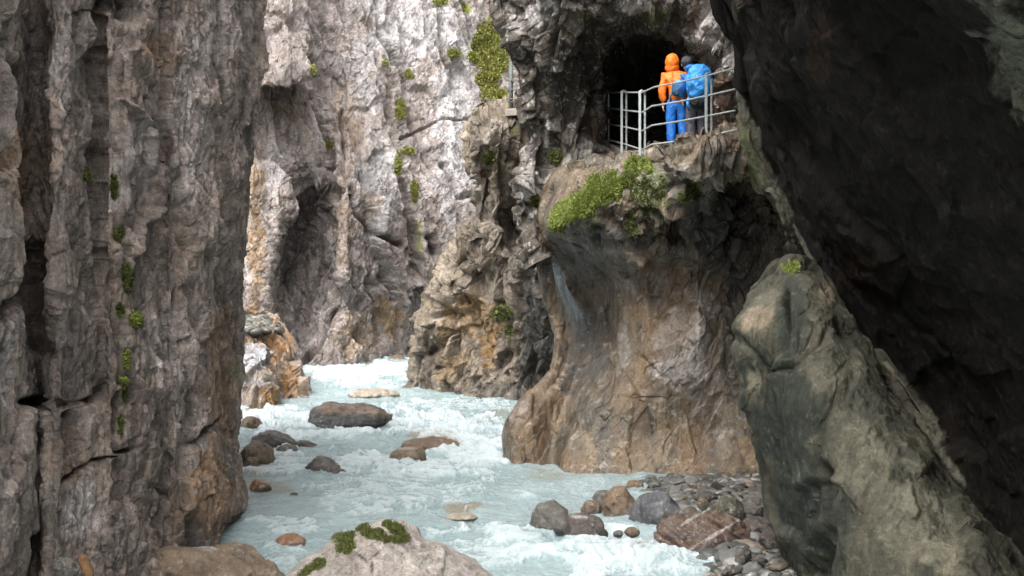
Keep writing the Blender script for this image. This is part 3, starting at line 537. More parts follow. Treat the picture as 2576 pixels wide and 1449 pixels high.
rows = [
 (1290, [(2440, 23), (2440, 21), (2456, 20.2), (2480, 20.4), (2500, 24)]),
 (1225, [(2410, 23), (2412, 20.8), (2428, 20), (2452, 20.2), (2470, 24)]),
 (1150, [(2360, 23), (2362, 20.6), (2384, 19.7), (2410, 19.9), (2430, 24)]),
 (1080, [(2300, 23), (2306, 20.6), (2330, 19.7), (2362, 19.8), (2380, 24)]),
 (1010, [(2250, 23), (2256, 20.8), (2280, 19.9), (2318, 20), (2340, 24)]),
 (940,  [(2200, 23), (2212, 21), (2236, 20.2), (2268, 20.4), (2290, 24)]),
 (890,  [(2170, 23), (2184, 21.4), (2196, 20.8), (2214, 21), (2230, 24)]),
 (880,  [(2170, 24), (2186, 23), (2192, 22.6), (2200, 22.8), (2215, 24)])]
rock('cliff_rib', ctrl(rows), m_pin, [((.5, .8, 1.2), rotm('Y', -35), .12, .7, .0)], fine=.02, seed=71, pale=[(2310, 1040, 90, 260, -38, 1.3)])

# ------------------------------------------------------------------ ground (river bed) and water
gm, gn, gb = new_mat('river_bed'); g = G(gn); g.link(g.ramp(g.noise(g.coord(), 3), [(.3, (.12, .11, .1)), (.7, (.25, .23, .2))]), gb.inputs['Base Color']); gb.inputs['Roughness'].default_value = .9
gx = np.array([-250, -30, -12, 0, 12, 30, 250.]); gy = np.array([-250, -30, 0, 20, 30, 40, 50, 62, 90, 250.])
X, Y = np.meshgrid(gx, gy); Pg = np.stack([X, Y, wz(Y)-1.2+0*X], -1)
tag(mesh_grid('ground', Pg, gm, {}), kind='structure')

drow = []; py = 1640.
while py > 862:
    drow.append(d_of(py) if py <= float(_py.max()) else 14); py -= 1.5
drow = np.unique(np.concatenate([np.linspace(-4, 13.6, 30), drow, np.linspace(66, 80, 10)]))
NU = 1000
s_ = np.linspace(0, 1, NU)
xl = np.interp(drow, [-5, 12, 18, 26, 34, 45, 60, 80], [-9, -8.4, -5.4, -5.6, -7.6, -9.5, -10, -12]); xr = np.interp(drow, [-5, 12, 18, 24, 30, 34, 45, 60, 80], [7, 6.4, 5.4, 6.5, 6.5, 3.5, 3, 2, 3])
X = xl[:, None]*(1-s_)+xr[:, None]*s_; Y = drow[:, None]+0*X
B = np.stack([X, Y, wz(Y)], -1); px, py = proj(B)
Q = np.stack([X, Y*.8, 0*X], -1)
Q2 = Q+np.stack([fbm(Q*.6+9, 3, 5), fbm(Q*.6+19, 3, 6), 0*X], -1)*.9
foamb = blobmask(px, py, Q*1.0, [(720, 1062, 110, 26, 5), (900, 950, 130, 26, 0), (980, 935, 60, 20), (690, 1100, 60, 60), (1120, 1085, 200, 34, 6), (1000, 1180, 260, 34, 3, .8), (1180, 1140, 110, 45), (720, 1185, 110, 16, 0, .8),
    (1450, 1400, 300, 50, 8), (1700, 1430, 130, 26, 0, 1), (1250, 1350, 60, 24, 20, .8), (700, 1330, 110, 20, 0, .45), (700, 1400, 80, 30, 0, .4), (1000, 1250, 240, 60, 0, .42), (1150, 1030, 160, 26, 0, .45), (1520, 1340, 60, 12, 0, .8), (1230, 1100, 60, 50, 0, .9), (860, 1095, 140, 16), (1480, 1220, 140, 12, 0, .35), (830, 930, 80, 16, 0, .7), (950, 905, 90, 10, 0, .6), (1240, 1400, 120, 30, 0, .6)], 1.1, 3, 1.0)
turb = (.35+.65*foamb)*(1-.45*sm(py, 1300, 1400))
ridg = fbm(Q2*np.array([1.1, 1.5, 1]), 5, 21, .6, ridged=True)
chop = fbm(Q2*np.array([4, 5.5, 1]), 4, 33, .5, ridged=True)
big = fbm(Q2*np.array([.45, .8, 1]), 3, 44)
calm = blobmask(px, py, Q, [(700, 1270, 130, 50, 0, .8), (1500, 1215, 160, 30, 0, .8)], .6, 2, .3)
hz = (.15*big+.17*ridg*turb+.025*chop*(.5+turb))*(1-.6*calm)
# humps and pillows where the river runs over or against a rock
def hump(x, y, wx, wy, h):
    p = W(x, y, d_of(y)); return h*np.exp(-((X-p[0])/wx)**2-((Y-p[1])/wy)**2)
for a in [(1085, 1118, .9, .9, .16), (1165, 1290, .55, .8, .10), (1200, 1090, 1.2, .8, .15), (1090, 1040, 1.3, 1.2, .1), (940, 992, .9, 1.2, .1), (1500, 1400, 1.0, .8, .16), (1300, 1370, .8, .8, .12), (1640, 1420, .5, .5, .16), (870, 950, 1.5, 1.2, .16), (700, 1060, .9, .8, .14)]: hz = hz+hump(*a)
foam = np.clip(foamb*.5+.7*sm(ridg*.7+chop*.45, .30, .95)*(.35+turb)-.22+.25*fbm(Q2*np.array([2.5, 3.5, 1]), 4, 71, .7), 0, 1)*(1-.75*calm)
streaks = sm(fbm(Q2*np.array([9, 4, 1]), 4, 81, .7), .12, .5)
foam = np.clip(foam+.35*streaks*(.25+foamb), 0, 1)
shal = blobmask(px, py, Q, [(1165, 1292, 52, 18), (1100, 1118, 80, 18, 5, 1), (1370, 1200, 60, 14, 0, .5), (1270, 1050, 60, 20, 0, .5), (1600, 1400, 50, 30, 0, .5), (650, 1230, 90, 16, 0, .6), (640, 1190, 60, 14, 0, .5)], 1.5, 6, .5)
B[..., 2] += hz
wm, wn, wb = new_mat('glacier_water'); g = G(wn)
co = g.coord(); cf = g.coord((1, .8, 1))
fo = g.attr('foam'); n1 = g.noise(cf, 7, 6, .75, .8); n2 = g.noise(cf, 26, 4, .7, .4)
fm = g.math('ADD', fo, g.math('MULTIPLY', g.math('SUBTRACT', n1, .5), .9)); fm = g.math('ADD', fm, g.math('MULTIPLY', g.math('SUBTRACT', n2, .5), .3))
fac = g.rng(fm, .14, 1.12)
tint = g.mix(g.rng(g.noise(co, .5, 3), .35, .65), (.25, .33, .34), (.32, .395, .405))
tint = g.mix(g.math('MULTIPLY', g.attr('shal'), .8), tint, (.24, .20, .13))
g.link(g.mix(fac, tint, (.56, .62, .64)), wb.inputs['Base Color'])
g.link(g.rng(fac, 0, 1, .12, .6), wb.inputs['Roughness'])
wb.inputs['IOR'].default_value = 1.33
nb = g.bump(n1, .65, .14); nb = g.bump(n2, .4, .04, nb); g.link(nb, wb.inputs['Normal'])
wo = mesh_grid('river_water', B, wm, {'foam': foam, 'shal': shal}); tag(wo, kind='structure')
wo.data.polygons.foreach_set('use_smooth', np.ones(len(wo.data.polygons), dtype=bool))

# gravel bars on the right bank
def bar(name, pts, h, seed):
    # pts: quad corners in (x,y) world: rows far->near
    n = 60; P = []
    a, b, c_, d_ = [np.array(p) for p in pts]
    for i in range(n):
        u = i/(n-1); r = []
        for j in range(n):
            v = j/(n-1); xy = (a*(1-v)+b*v)*(1-u)+(d_*(1-v)+c_*v)*u
            e = (h*min(1, 5*v)*min(1, 6*(1-u), 3*u)+.22*v*min(1, u*1.6+.1))-.06
            r.append([xy[0], xy[1], wz(xy[1])+e])
        P.append(r)
    P = np.array(P); P[..., 2] += .05*fbm(P*2, 3, seed)
    return P
def ico(sub=1):
    bm = bmesh.new(); bmesh.ops.create_icosphere(bm, subdivisions=sub, radius=1)
    V = np.array([v.co[:] for v in bm.verts]); Q = np.array([[v.index for v in f.verts] for f in bm.faces]); bm.free(); return V, Q
pm, pn, pb = new_mat('pebble_stone'); g = G(pn)
ca = g.ramp(g.attr('rnd'), [(0, (.022, .022, .02)), (.25, (.065, .066, .06)), (.5, (.11, .107, .095)), (.7, (.045, .05, .047)), (.88, (.12, .09, .062)), (1, (.25, .24, .225))])
pv = g.rng(g.noise(g.coord(), 18, 5), .3, .7, .7, 1.25); cc = g.node('ShaderNodeCombineColor'); [g.link(pv, cc.inputs[i]) for i in range(3)]
g.link(g.mix(1., ca, cc.outputs[0], 'MULTIPLY'), pb.inputs['Base Color']); pb.inputs['Roughness'].default_value = .5
def pebbles(name, P, n, smin, smax, seed, label=None, slab=False):
    rs = np.random.RandomState(seed); V0, Q0 = ico(2); Vs, Qs, As = [], [], []
    nv, nu = P.shape[:2]
    for k in range(n):
        i, j = rs.randint(nv), rs.randint(nu); s = smin+(smax-smin)*rs.rand()**2.5
        sc = np.array([1, rs.uniform(.6, .95), rs.uniform(.35, .6)])*s
        q = V0*(1+.12*rs.randn(len(V0))[:, None]*.6)
        if slab:
            dn = V0@(rs.randn(7, 3)*[1, 1, .8]).T; dn = dn/np.linalg.norm(dn, axis=0)
            q = V0*np.minimum(1, (.55/np.maximum(dn.max(1)/np.abs(dn).max(), .55)))[:, None]
        q = np.sign(q)*np.abs(q)**(1 if slab else .85)*sc
        Rm = rotm('Z', rs.uniform(0, 360))@rotm('X', rs.uniform(-22, 22))@rotm('Y', rs.uniform(-22, 22))
        Vs.append(q@Rm.T+P[i, j]+np.array([rs.uniform(-.05, .05), rs.uniform(-.05, .05), s*.15])); Qs.append(Q0+k*len(V0)); As.append(np.full(len(V0), rs.rand()))
    o = mesh_np(name, np.concatenate(Vs), np.concatenate(Qs), pm, {'rnd': np.concatenate(As)}, smooth=not slab)
    tag(o, label=label, cat='gravel', kind='stuff')
def wxy(px, py, d=None):
    d = d or d_of(py); return ((px-CX)/F*d, d)
far_bar = bar('gravel', [wxy(1612, 1216, 29.2), wxy(1990, 1216, 29.6), wxy(2010, 1300, 24.5), wxy(1640, 1290, 25.4)], .12, 3)
near_bar = bar('gravel', [wxy(1690, 1285, 24.8), wxy(2060, 1290, 24.6), wxy(2100, 1500, 18), wxy(1815, 1500, 18.2)], .10, 4)
pebbles('rubble', near_bar[:48]+np.array([0, 0, .05]), 330, .09, .30, 15, 'dark wet angular stones heaped round the layered slab and the bluish slab', slab=True)
pebbles('rubble', far_bar[22:]+np.array([0, 0, .03]), 160, .10, .26, 16, 'grey angular stones lying on the gravel behind the bluish slab', slab=True)
for nm, P_ in (('gravel_bank', far_bar), ('gravel_bank', near_bar)): tag(mesh_grid(nm, P_, gm, {}), kind='structure')
pebbles('gravel', far_bar, 2600, .045, .17, 5, 'grey rounded pebbles banked against the foot of the brown wet cliff')
pebbles('gravel', near_bar, 2300, .035, .13, 6, 'small grey pebbles between the brown layered slab and the smooth olive rock')
scr = ctrl([(836, [(600, 43.2), (650, 43.0), (706, 44.2)]), (815, [(600, 45.2), (645, 44.8), (690, 45.4)]), (800, [(600, 46.5), (640, 46.5), (670, 47)])]); scr = loft(scr, .6)
pebbles('scree', scr, 420, .07, .24, 7, 'heap of dark grey broken stones on the shelf of the ochre outcrop')

# ------------------------------------------------------------------ boulders
VI, QI = ico(5); V7, Q7 = ico(7)
def boulder(px, pyc, w_, h_, mat, label, name='boulder', group=None, d=None, base=None, seed=0, flat=.9, ang=.5, tilt=0, nplanes=14, deep=.8, lay=0, top=(), moss=(), dark=(), pale=(), ochre=(), fine=.02, cone=0, amp=.09):
    """w_,h_: size of the visible part; it continues below the surface it stands in"""
    d = d or d_of(base or (pyc+h_/2)); s = d/F
    hw = w_/2*s; vh = h_*s
    hh = vh*.72; zc = CZ-((pyc+h_/2)-CY)*s+vh-hh     # centre
    rs = np.random.RandomState(seed+7)
    D, QQ = (V7, Q7) if w_ > 250 else (VI, QI)
    r = np.ones(len(D))*1.02
    for k in range(nplanes):
        n = rs.randn(3); n[2] *= .8; n /= np.linalg.norm(n); h = rs.uniform(.72, .97)
        dn = D@n; r = np.where(dn > .05, np.minimum(r, h/np.maximum(dn, .05)), r)
    r = 1*(1-ang)+r*ang*1.0
    q = D*r[:, None]
    Q_ = q*np.array([hw, hw*deep, hh])
    if tilt:
        a = R(tilt); Q_ = Q_@rotm('Y', tilt).T
        k = hw/np.abs(Q_[:, 0]).max(); Q_[:, 0] *= k; Q_[:, 2] *= hh/np.abs(Q_[:, 2]).max()
    else:
        Q_[:, 0] *= hw/np.abs(Q_[:, 0]).max(); Q_[:, 2] *= hh/Q_[:, 2].max()
    if cone: Q_[:, :2] *= (1-cone*sm(Q_[:, 2]/hh, -.1, 1.0))[:, None]
    o3 = np.array([(px-CX)*s, d, zc]); sz = (hw+hh)/2
    Nn = D/np.array([hw, hw*deep, hh]); Nn /= np.linalg.norm(Nn, axis=1, keepdims=True)
    Pn = Q_+seed*3.7
    ds = sz*amp*fbm(Pn/sz*1.3, 4, seed, .55)*1.6+fine*fbm(Pn*6, 4, seed+4)
    g_, r0, td = blocks(Pn, (sz*.55, sz*.55, sz*.45), rotm('Y', tilt), seed+2)
    ds = ds+sz*.10*((r0-.5)*.6+.35*td)*(.4+ang)
    if lay:
        ql = Pn@rotm('Y', lay[0]).T; ds = ds+sz*lay[1]*fbm(ql*np.array([.6, .6, lay[2]])/sz, 4, seed+9, .6, ridged=True)
    Q_ = Q_+Nn*ds[:, None]
    PW = Q_+o3; x_, y_ = proj(PW)
    att = {'moss': blobmask(x_, y_, PW, moss, 5, seed, .8), 'ochre': blobmask(x_, y_, PW, ochre, 3, seed+2), 'pale': blobmask(x_, y_, PW, pale, 3, seed+3, .8), 'dark': np.maximum(blobmask(x_, y_, PW, dark, 3, seed+5, .6), 0 if w_ > 250 else .75*sm(CZ-((pyc+h_/2)-CY)*s+.13*min(1, vh/.4)+.06*fbm(PW*4, 3, seed+6)-PW[:, 2], -.04, .05)), 'tone': (r0-.5)*.6}
    o = mesh_np(name, Q_, QQ, mat, att, smooth=True); o.location = o3
    tag(o, label, 'boulder', group)
    return o, PW
gl, gr_ = 'boulders along the left bank', 'boulders on the right bank'
boulder(883, 1046, 212, 58, b_slate, 'large flat dark slate boulder with ochre top in mid river', base=1074, seed=1, ang=.9, nplanes=18, deep=.7, ochre=[(850, 1028, 100, 15, 3), (940, 1032, 60, 14, 12)], amp=.12, lay=(8, .08, 6), tilt=3)
boulder(938, 989, 130, 24, b_white, 'low pale boulder awash upstream of the large dark boulder', seed=2, ang=.4)
boulder(1028, 1144, 96, 42, b_brown, 'rounded wet brown boulder with white water breaking over it in mid river', seed=3, ang=.5, pale=[(1020, 1128, 20, 4, 0, .6)])
boulder(1085, 1118, 150, 34, b_tan, 'wide tan dome under thin running water in mid river', seed=4, ang=.2)
boulder(1000, 903, 42, 22, b_tan, 'small tan boulder at the far head of the rapids', seed=5, ang=.3)
boulder(688, 1108, 118, 50, b_grey, 'broad dark grey boulder at the top of the left bank group', group=gl, seed=6, ang=.8, dark=[(690, 1120, 40, 20)])
boulder(722, 1133, 56, 30, b_grey, 'small grey boulder beside the broad dark grey one', group=gl, seed=7, ang=.5)
boulder(766, 1118, 60, 20, b_darkbr, 'low dark brown pointed rock reaching right into the white water', group=gl, seed=8, ang=.8)
boulder(648, 1142, 90, 62, b_brown, 'rounded brown boulder against the left cliff edge', group=gl, seed=9, ang=.45)
boulder(633, 1166, 42, 34, b_tan, 'small smooth tan boulder in front of the rounded brown boulder', group=gl, seed=10, ang=.15)
boulder(812, 1170, 88, 44, b_grey, 'olive grey boulder farthest from the left cliff in its group', group=gl, seed=11, ang=.7, dark=[(780, 1180, 20, 20)])
boulder(842, 1184, 76, 22, b_darkbr, 'dark brown wedge leaning against the olive grey boulder', group=gl, seed=12, ang=.8, tilt=12)
boulder(655, 1221, 58, 30, b_rust, 'rusty orange broken rock with white patch by the left cliff foot', group=gl, seed=13, ang=.9, pale=[(660, 1228, 10, 10)])
boulder(740, 1242, 20, 8, b_darkbr, 'tiny dark stone just breaking the calm water', group=gl, seed=14)
boulder(728, 1359, 78, 36, b_rust, 'rusty brown rock awash left of the mossy foreground boulder', seed=15, ang=.6)
boulder(632, 1064, 56, 34, b_tan, 'squared ochre block in the foam below the ochre outcrop', seed=16, ang=.9)
boulder(772, 951, 34, 12, b_rust, 'small reddish stone at the foot of the far cliff', seed=17)
boulder(1160, 1299, 84, 12, b_white, 'sunken beige boulder glimpsed under water near the middle', d=24.2, seed=18, ang=.1)
boulder(1384, 1300, 104, 80, b_grey, 'round speckled grey boulder farthest left in the right bank group', group=gr_, seed=20, ang=.4)
boulder(1412, 1317, 50, 28, b_grey, 'small grey stone wedged between the round grey boulder and the dark one', group=gr_, d=22.6, seed=21, ang=.3)
boulder(1466, 1327, 114, 70, b_darkbr, 'blunt dark brown boulder standing in white water', group=gr_, seed=22, ang=.85, pale=[(1455, 1300, 30, 4, 5, .5)])
boulder(1520, 1254, 64, 44, b_grey, 'light grey angular slab behind the orange brown boulder', group=gr_, d=25.6, seed=23, ang=.9, tilt=-25)
boulder(1487, 1276, 56, 34, b_brown, 'small pinkish brown rock left of the light grey slab', group=gr_, d=24.6, seed=24, ang=.8)
boulder(1567, 1272, 108, 104, b_tan, 'upright orange brown boulder with blunt top', group=gr_, d=24.4, seed=25, ang=.75, tilt=-14, dark=[(1560, 1310, 60, 34, 0, .35)])
boulder(1596, 1219, 46, 24, b_tan, 'small tan boulder at the upstream tip of the gravel bar', group=gr_, d=28, seed=26, ang=.5)
boulder(1608, 1292, 34, 44, b_rust, 'small ochre rock leaning on the orange brown boulder', group=gr_, d=24, seed=27, ang=.7)
boulder(1663, 1290, 150, 112, b_blue, 'bluish grey slab leaning beside the layered brown slab', group=gr_, d=23.8, seed=28, ang=.95, tilt=-33, nplanes=20, lay=(-33, .06, 7), dark=[(1665, 1318, 70, 24, -25)])
boulder(1762, 1348, 270, 142, b_red, 'large layered reddish brown slab with wet white streaks', group=gr_, d=21.8, seed=32, ang=.95, tilt=-30, nplanes=22, lay=(-32, .10, 8), dark=[(1720, 1345, 60, 14, -5), (1800, 1390, 90, 30, -20)], pale=[(1800, 1345, 70, 4, -32, .8), (1740, 1305, 50, 4, -32, .7), (1770, 1360, 60, 3, -32, .6)], deep=.6)
boulder(1826, 1276, 92, 62, b_green, 'dark olive brown boulder lying on top of the layered slab', group=gr_, d=22.8, seed=30, ang=.6)
boulder(1776, 1247, 62, 22, b_darkbr, 'flat dark rock on the gravel above the bluish slab', group=gr_, d=25.4, seed=31, ang=.6)
boulder(1768, 1265, 30, 22, b_brown, 'small brown cobble between the flat dark rock and the layered slab', group=gr_, d=24, seed=33, ang=.4)
boulder(1892, 1275, 56, 40, b_grey, 'pale rounded cobble in front of the olive rock face', group=gr_, d=23.6, seed=34, ang=.5)
boulder(1900, 1250, 62, 26, b_grey, 'flat grey green cobble higher on the gravel bar', group=gr_, d=25.2, seed=35, ang=.6, tilt=-15)
boulder(1860, 1230, 60, 26, b_brown, 'reddish brown slanting stone at the back of the gravel bar', group=gr_, d=26.6, seed=36, ang=.7, tilt=-25)
boulder(1925, 1232, 40, 30, b_tan, 'tan block tucked beside the smooth olive rock', group=gr_, d=26, seed=37, ang=.8)
boulder(1940, 1350, 66, 46, b_darkbr, 'dark grey block between the layered slab and the smooth olive rock', group=gr_, d=20.8, seed=38, ang=.8)
boulder(1905, 1325, 100, 50, b_darkbr, 'dark brown rock behind the right end of the layered slab', group=gr_, d=21.8, seed=39, ang=.8, lay=(-20, .06, 6))
boulder(1862, 1393, 28, 36, b_grey, 'upright oval grey cobble at the edge of the near pebbles', group=gr_, d=20.0, seed=40, ang=.15)
boulder(1590, 1335, 40, 18, b_tan, 'small tan stone at the water line below the orange brown boulder', group=gr_, d=22.6, seed=42, ang=.3)
boulder(1555, 1340, 26, 14, b_grey, 'tiny grey stone in the gap right of the blunt dark boulder', group=gr_, d=22.6, seed=43, ang=.3)
# foreground
fb, PF = boulder(962, 1427, 600, 246, b_fore, 'large pale pink boulder with green moss cushions in the foreground', d=16.2, seed=50, ang=.45, nplanes=11, deep=.75, amp=.10, cone=.55,
    moss=[(868, 1360, 26, 34, 25), (880, 1330, 34, 14, -30), (950, 1346, 56, 16, 18), (1000, 1332, 34, 16, 20), (805, 1418, 22, 14), (1010, 1350, 20, 14), (770, 1440, 30, 10, -40)],
    dark=[(900, 1395, 50, 5, 35, 1), (940, 1400, 40, 5, -40, 1), (935, 1425, 6, 24, 0, 1), (885, 1385, 7, 20, -30, 1)])
boulder(560, 1450, 400, 226, b_brown, 'long sloping brown rock at the foot of the left cliff in the foreground', d=19.6, seed=51, ang=.85, tilt=30, deep=.7, pale=[(500, 1370, 60, 10, 20, .6)])
boulder(165, 1425, 60, 44, b_grey, 'grey cobble in front of the left cliff beside the rusty stake', d=15.6, seed=52, ang=.5)

# moss geometry: thousands of small leaf faces grown where moss sits on the rock
def leaf_mat(name, c1, c2, c3):
    m, n, b = new_mat(name); g = G(n)
    g.link(g.ramp(g.attr('rnd'), [(0, c1), (.5, c2), (1, c3)]), b.inputs['Base Color']); b.inputs['Roughness'].default_value = .7
    b.inputs['Subsurface Weight'].default_value = 0
    return m
mm_lime = leaf_mat('lime_grass', (.05, .07, .012), (.15, .19, .03), (.30, .33, .07))
mm_dark = leaf_mat('dark_moss', (.03, .035, .008), (.065, .075, .014), (.12, .13, .022))
mm_yel = leaf_mat('yellow_moss', (.11, .12, .03), (.21, .22, .05), (.32, .31, .09))
def tufts(name, P, N, mask, mat, n, ln, wd, label, seed, thr=.5, up=.5, sel=None, droop=0, jit=.35):
    rs = np.random.RandomState(seed); m = mask.reshape(-1); V = P.reshape(-1, 3); Nn = N.reshape(-1, 3)
    x, y = proj(V); ok = m > thr
    if sel: ok &= (x > sel[0]) & (x < sel[2]) & (y > sel[1]) & (y < sel[3])
    idx = np.where(ok)[0]
    if len(idx) == 0: print('no moss', name); return
    idx = rs.choice(idx, n); o = V[idx]; nn = Nn[idx]
    s = np.sign((nn*(np.array([0, 0, CZ])-o)).sum(1)); nn = nn*s[:, None]
    d = nn+rs.randn(n, 3)*.55+np.array([0, 0, up]); d /= np.linalg.norm(d, axis=1, keepdims=True)
    sd_ = np.cross(d, rs.randn(n, 3)); sd_ /= np.linalg.norm(sd_, axis=1, keepdims=True)
    L_ = (ln*rs.uniform(.5, 1.4, n))[:, None]; w_ = wd*rs.uniform(.6, 1.3, n)[:, None]
    o = o+rs.randn(n, 3)*ln*jit
    mid = o+d*L_*.55+sd_*0; tip = o+d*L_+np.array([0, 0, -1])*L_*droop
    Vt = np.stack([o, mid+sd_*w_, tip, mid-sd_*w_], 1).reshape(-1, 3); Qt = np.arange(n*4).reshape(n, 4)
    ob = mesh_np(name, Vt, Qt, mat, {'rnd': np.repeat(np.clip(rs.normal(.5, .25, n), 0, 1), 4)})
    tag(ob, label, 'plants', kind='stuff')
tufts('ledge_grass', PR, NR, AR['moss'], mm_lime, 60000, .075, .009, 'lime green grass and ferns hanging over the rock ledge below the railing', 1, .5, .9, (1370, 360, 1720, 600), .35)
tufts('moss', PR, NR, AR['moss'], mm_dark, 6000, .06, .015, 'dark moss on the jagged ledge rim right of the grass', 2, .35, .3, (1560, 440, 1900, 700))
tufts('moss', PB, NB, AB['moss'], mm_yel, 40000, .11, .03, 'yellow green moss on the pale far cliff beside the distant railing', 3, .5, .3, (1180, 60, 1300, 290))
tufts('moss', PB, NB, AB['moss'], mm_yel, 12000, .09, .02, 'scattered green moss in the cracks of the pale far cliff', 4, .55, .3, (780, 0, 1170, 720))
tufts('moss', PL, NL, AL['moss'], mm_dark, 16000, .035, .009, 'line of dark green moss down a crack of the left cliff', 5, .5, .3, (180, 380, 400, 1100))
tufts('moss', PL, NL, AL['moss'], mm_lime, 3000, .05, .013, 'brighter green moss cushion halfway down the left cliff', 6, .5, .3, (300, 790, 350, 960))
tufts('moss', PM, NM, AM['moss'], mm_dark, 5000, .09, .02, 'dark moss pad on the brown mid cliff above the river', 7, .5, .3)
tufts('moss', PA, NA, AA['moss'], mm_dark, 5000, .08, .018, 'dark moss on the rock column left of the walkway', 8, .5, .3)
tufts('moss', PP, NP, AP['moss'], mm_lime, 700, .05, .012, 'little green sprouts on top of the smooth olive pinnacle', 9, .5, .8, (1960, 640, 2020, 700))
pf = PF[None]; fm_ = np.array([d.value for d in fb.data.attributes['moss'].data])[None]
tufts('moss', pf, (PF-np.array(fb.location))[None], fm_, mm_dark, 40000, .022, .005, 'green moss cushions growing on the pale foreground boulder', 10, .45, .0, jit=.5)

# ------------------------------------------------------------------ walkway, railing
def simple(name, col, rough=.6, metal=0., var=.25, sc=8, bump=.1, bd=.01):
    m, n, b = new_mat(name); g = G(n); v = g.noise(g.coord(), sc, 5, .6)
    lo = tuple(c*(1-var) for c in col); hi = tuple(min(1, c*(1+var)) for c in col)
    g.link(g.ramp(v, [(.3, lo), (.7, hi)]), b.inputs['Base Color']); b.inputs['Roughness'].default_value = rough; b.inputs['Metallic'].default_value = metal
    g.link(g.bump(v, bump, bd), b.inputs['Normal']); return m
m_steel = simple('galvanised_steel', (.33, .365, .355), .5, .2, .25, 14)
m_steel_d = simple('weathered_steel', (.09, .105, .10), .7, 0., .25, 14)
m_conc = simple('concrete_slab', (.23, .20, .165), .85, 0, .3, 5, .3, .02)
def prism(name, pts, th, mat, parent=None):
    bm = bmesh.new(); top = [bm.verts.new(p) for p in pts]; bot = [bm.verts.new((p[0], p[1], p[2]-th)) for p in pts]
    bm.faces.new(top); bm.faces.new(bot[::-1]); n = len(pts)
    for i in range(n): bm.faces.new((top[i], bot[i], bot[(i+1) % n], top[(i+1) % n]))
    bmesh.ops.recalc_face_normals(bm, faces=bm.faces); bmesh.ops.bevel(bm, geom=bm.edges[:], offset=.015, segments=1, affect='EDGES')
    me = bpy.data.meshes.new(name); bm.to_mesh(me); bm.free(); me.materials.append(mat)
    o = bpy.data.objects.new(name, me); C.objects.link(o)
    if parent: o.parent = parent
    return o
def tube(bm, pts, r, seg=8):
    pts = [Vector(p) for p in pts]; rings = []
    for i, p in enumerate(pts):
        a = pts[max(0, i-1)]; b = pts[min(len(pts)-1, i+1)]; t = (b-a).normalized()
        s = t.cross(Vector((0, 0, 1))); s = s.normalized() if s.length > .05 else Vector((1, 0, 0)); u = s.cross(t)
        rr = r[i] if isinstance(r, (list, tuple)) else r
        rings.append([bm.verts.new(p+(s*math.cos(k*math.tau/seg)+u*math.sin(k*math.tau/seg))*rr) for k in range(seg)])
    for a, b in zip(rings[:-1], rings[1:]):
        for k in range(seg): bm.faces.new((a[k], a[(k+1) % seg], b[(k+1) % seg], b[k]))
    bm.faces.new(rings[0][::-1]); bm.faces.new(rings[-1])
def bmobj(name, bm, mat, parent=None, smooth=True):
    me = bpy.data.meshes.new(name); bm.to_mesh(me); bm.free(); me.materials.append(mat)
    if smooth:
        for p in me.polygons: p.use_smooth = True
    o = bpy.data.objects.new(name, me); C.objects.link(o)
    if parent: o.parent = parent
    return o
def V3(px, py, d): return Vector(W(px, py, d))
slab = prism('walkway', [V3(1535, 362, 33.8), V3(1568, 380, 31.6), V3(1614, 389, 28.8), V3(1740, 380, 27.4), V3(1800, 371, 27.0), V3(1890, 366, 27.0), V3(1890, 366, 33), V3(1600, 372, 37)], .16, m_conc)
tag(slab, kind='structure')
# concrete fascia steps going up to the left
fas = prism('walkway_steps', [V3(1480, 372, 36.5), V3(1520, 372, 35.2), V3(1566, 387, 31.6), V3(1612, 397, 28.75), V3(1612, 397, 29.2), V3(1560, 385, 34), V3(1500, 365, 38)], .5, m_conc); tag(fas, kind='structure')
ROWS = [ # per post: px, distance, four rail heights (py), bottom
 (1524, 35.0, (233, 271, 311.5, 350), 372), (1568, 31.6, (232.6, 277, 319, 362), 386), (1614, 28.6, (232.6, 282.6, 329, 376.7), 392), (1781, 26.9, (189, 240, 291, 342), 372), (1872, 26.4, (170, 224, 278, 326), 360)]
rail = empty('railing', W(1614, 392, 28.6)); tag(rail, 'grey steel railing with paired posts along the walkway in front of two hikers', 'railing')
inv = Matrix.Translation(-rail.location)
for px_, d, rr, bt in ROWS[:4]:
    a = V3(px_, rr[0]-3, d); b = V3(px_, bt, d); pr = empty('post', b-rail.location); pr.parent = rail
    # a post is two flat bars with the rails clamped between them
    for k, dx in enumerate((-.035, .075)):
        bm = bmesh.new(); bmesh.ops.create_cube(bm, size=1)
        hgt = a.z-b.z+(0 if k == 0 else -.06)
        for v in bm.verts: v.co = Vector((v.co.x*(.052 if k == 0 else .04)+dx, v.co.y*.02+(0 if k == 0 else .09), (v.co.z+.5)*hgt))
        bmesh.ops.bevel(bm, geom=bm.edges[:], offset=.004, segments=1, affect='EDGES')
        bmobj('flat_bar', bm, m_steel, pr, False)
    bm = bmesh.new(); tube(bm, [(-.04, .0, a.z-b.z-.01), (0, .03, a.z-b.z+.02), (.05, .07, a.z-b.z+.015), (.08, .09, a.z-b.z-.06)], .022); bmobj('top_bow', bm, m_steel, pr)
for k in range(4):
    pts = [V3(p[0]+(2 if i < 4 else -22 if k in (1, 2) else -18), p[2][k], p[1]) for i, p in enumerate(ROWS)]
    pts[0] = pts[0]
    c3 = V3(1640 if k else 1646, [222, 270, 318.5, 366.5][k]-3, 28.25); P5 = pts[:3]+[c3, (c3*.5+pts[3]*.5)+Vector((0, 0, -.012)), pts[3], pts[4]]
    if k == 3: P5 = [V3(1492, 335, 37.5)]+P5
    bm = bmesh.new(); tube(bm, [p-rail.location for p in P5], .018, 8); bmobj('rail', bm, m_steel, rail)
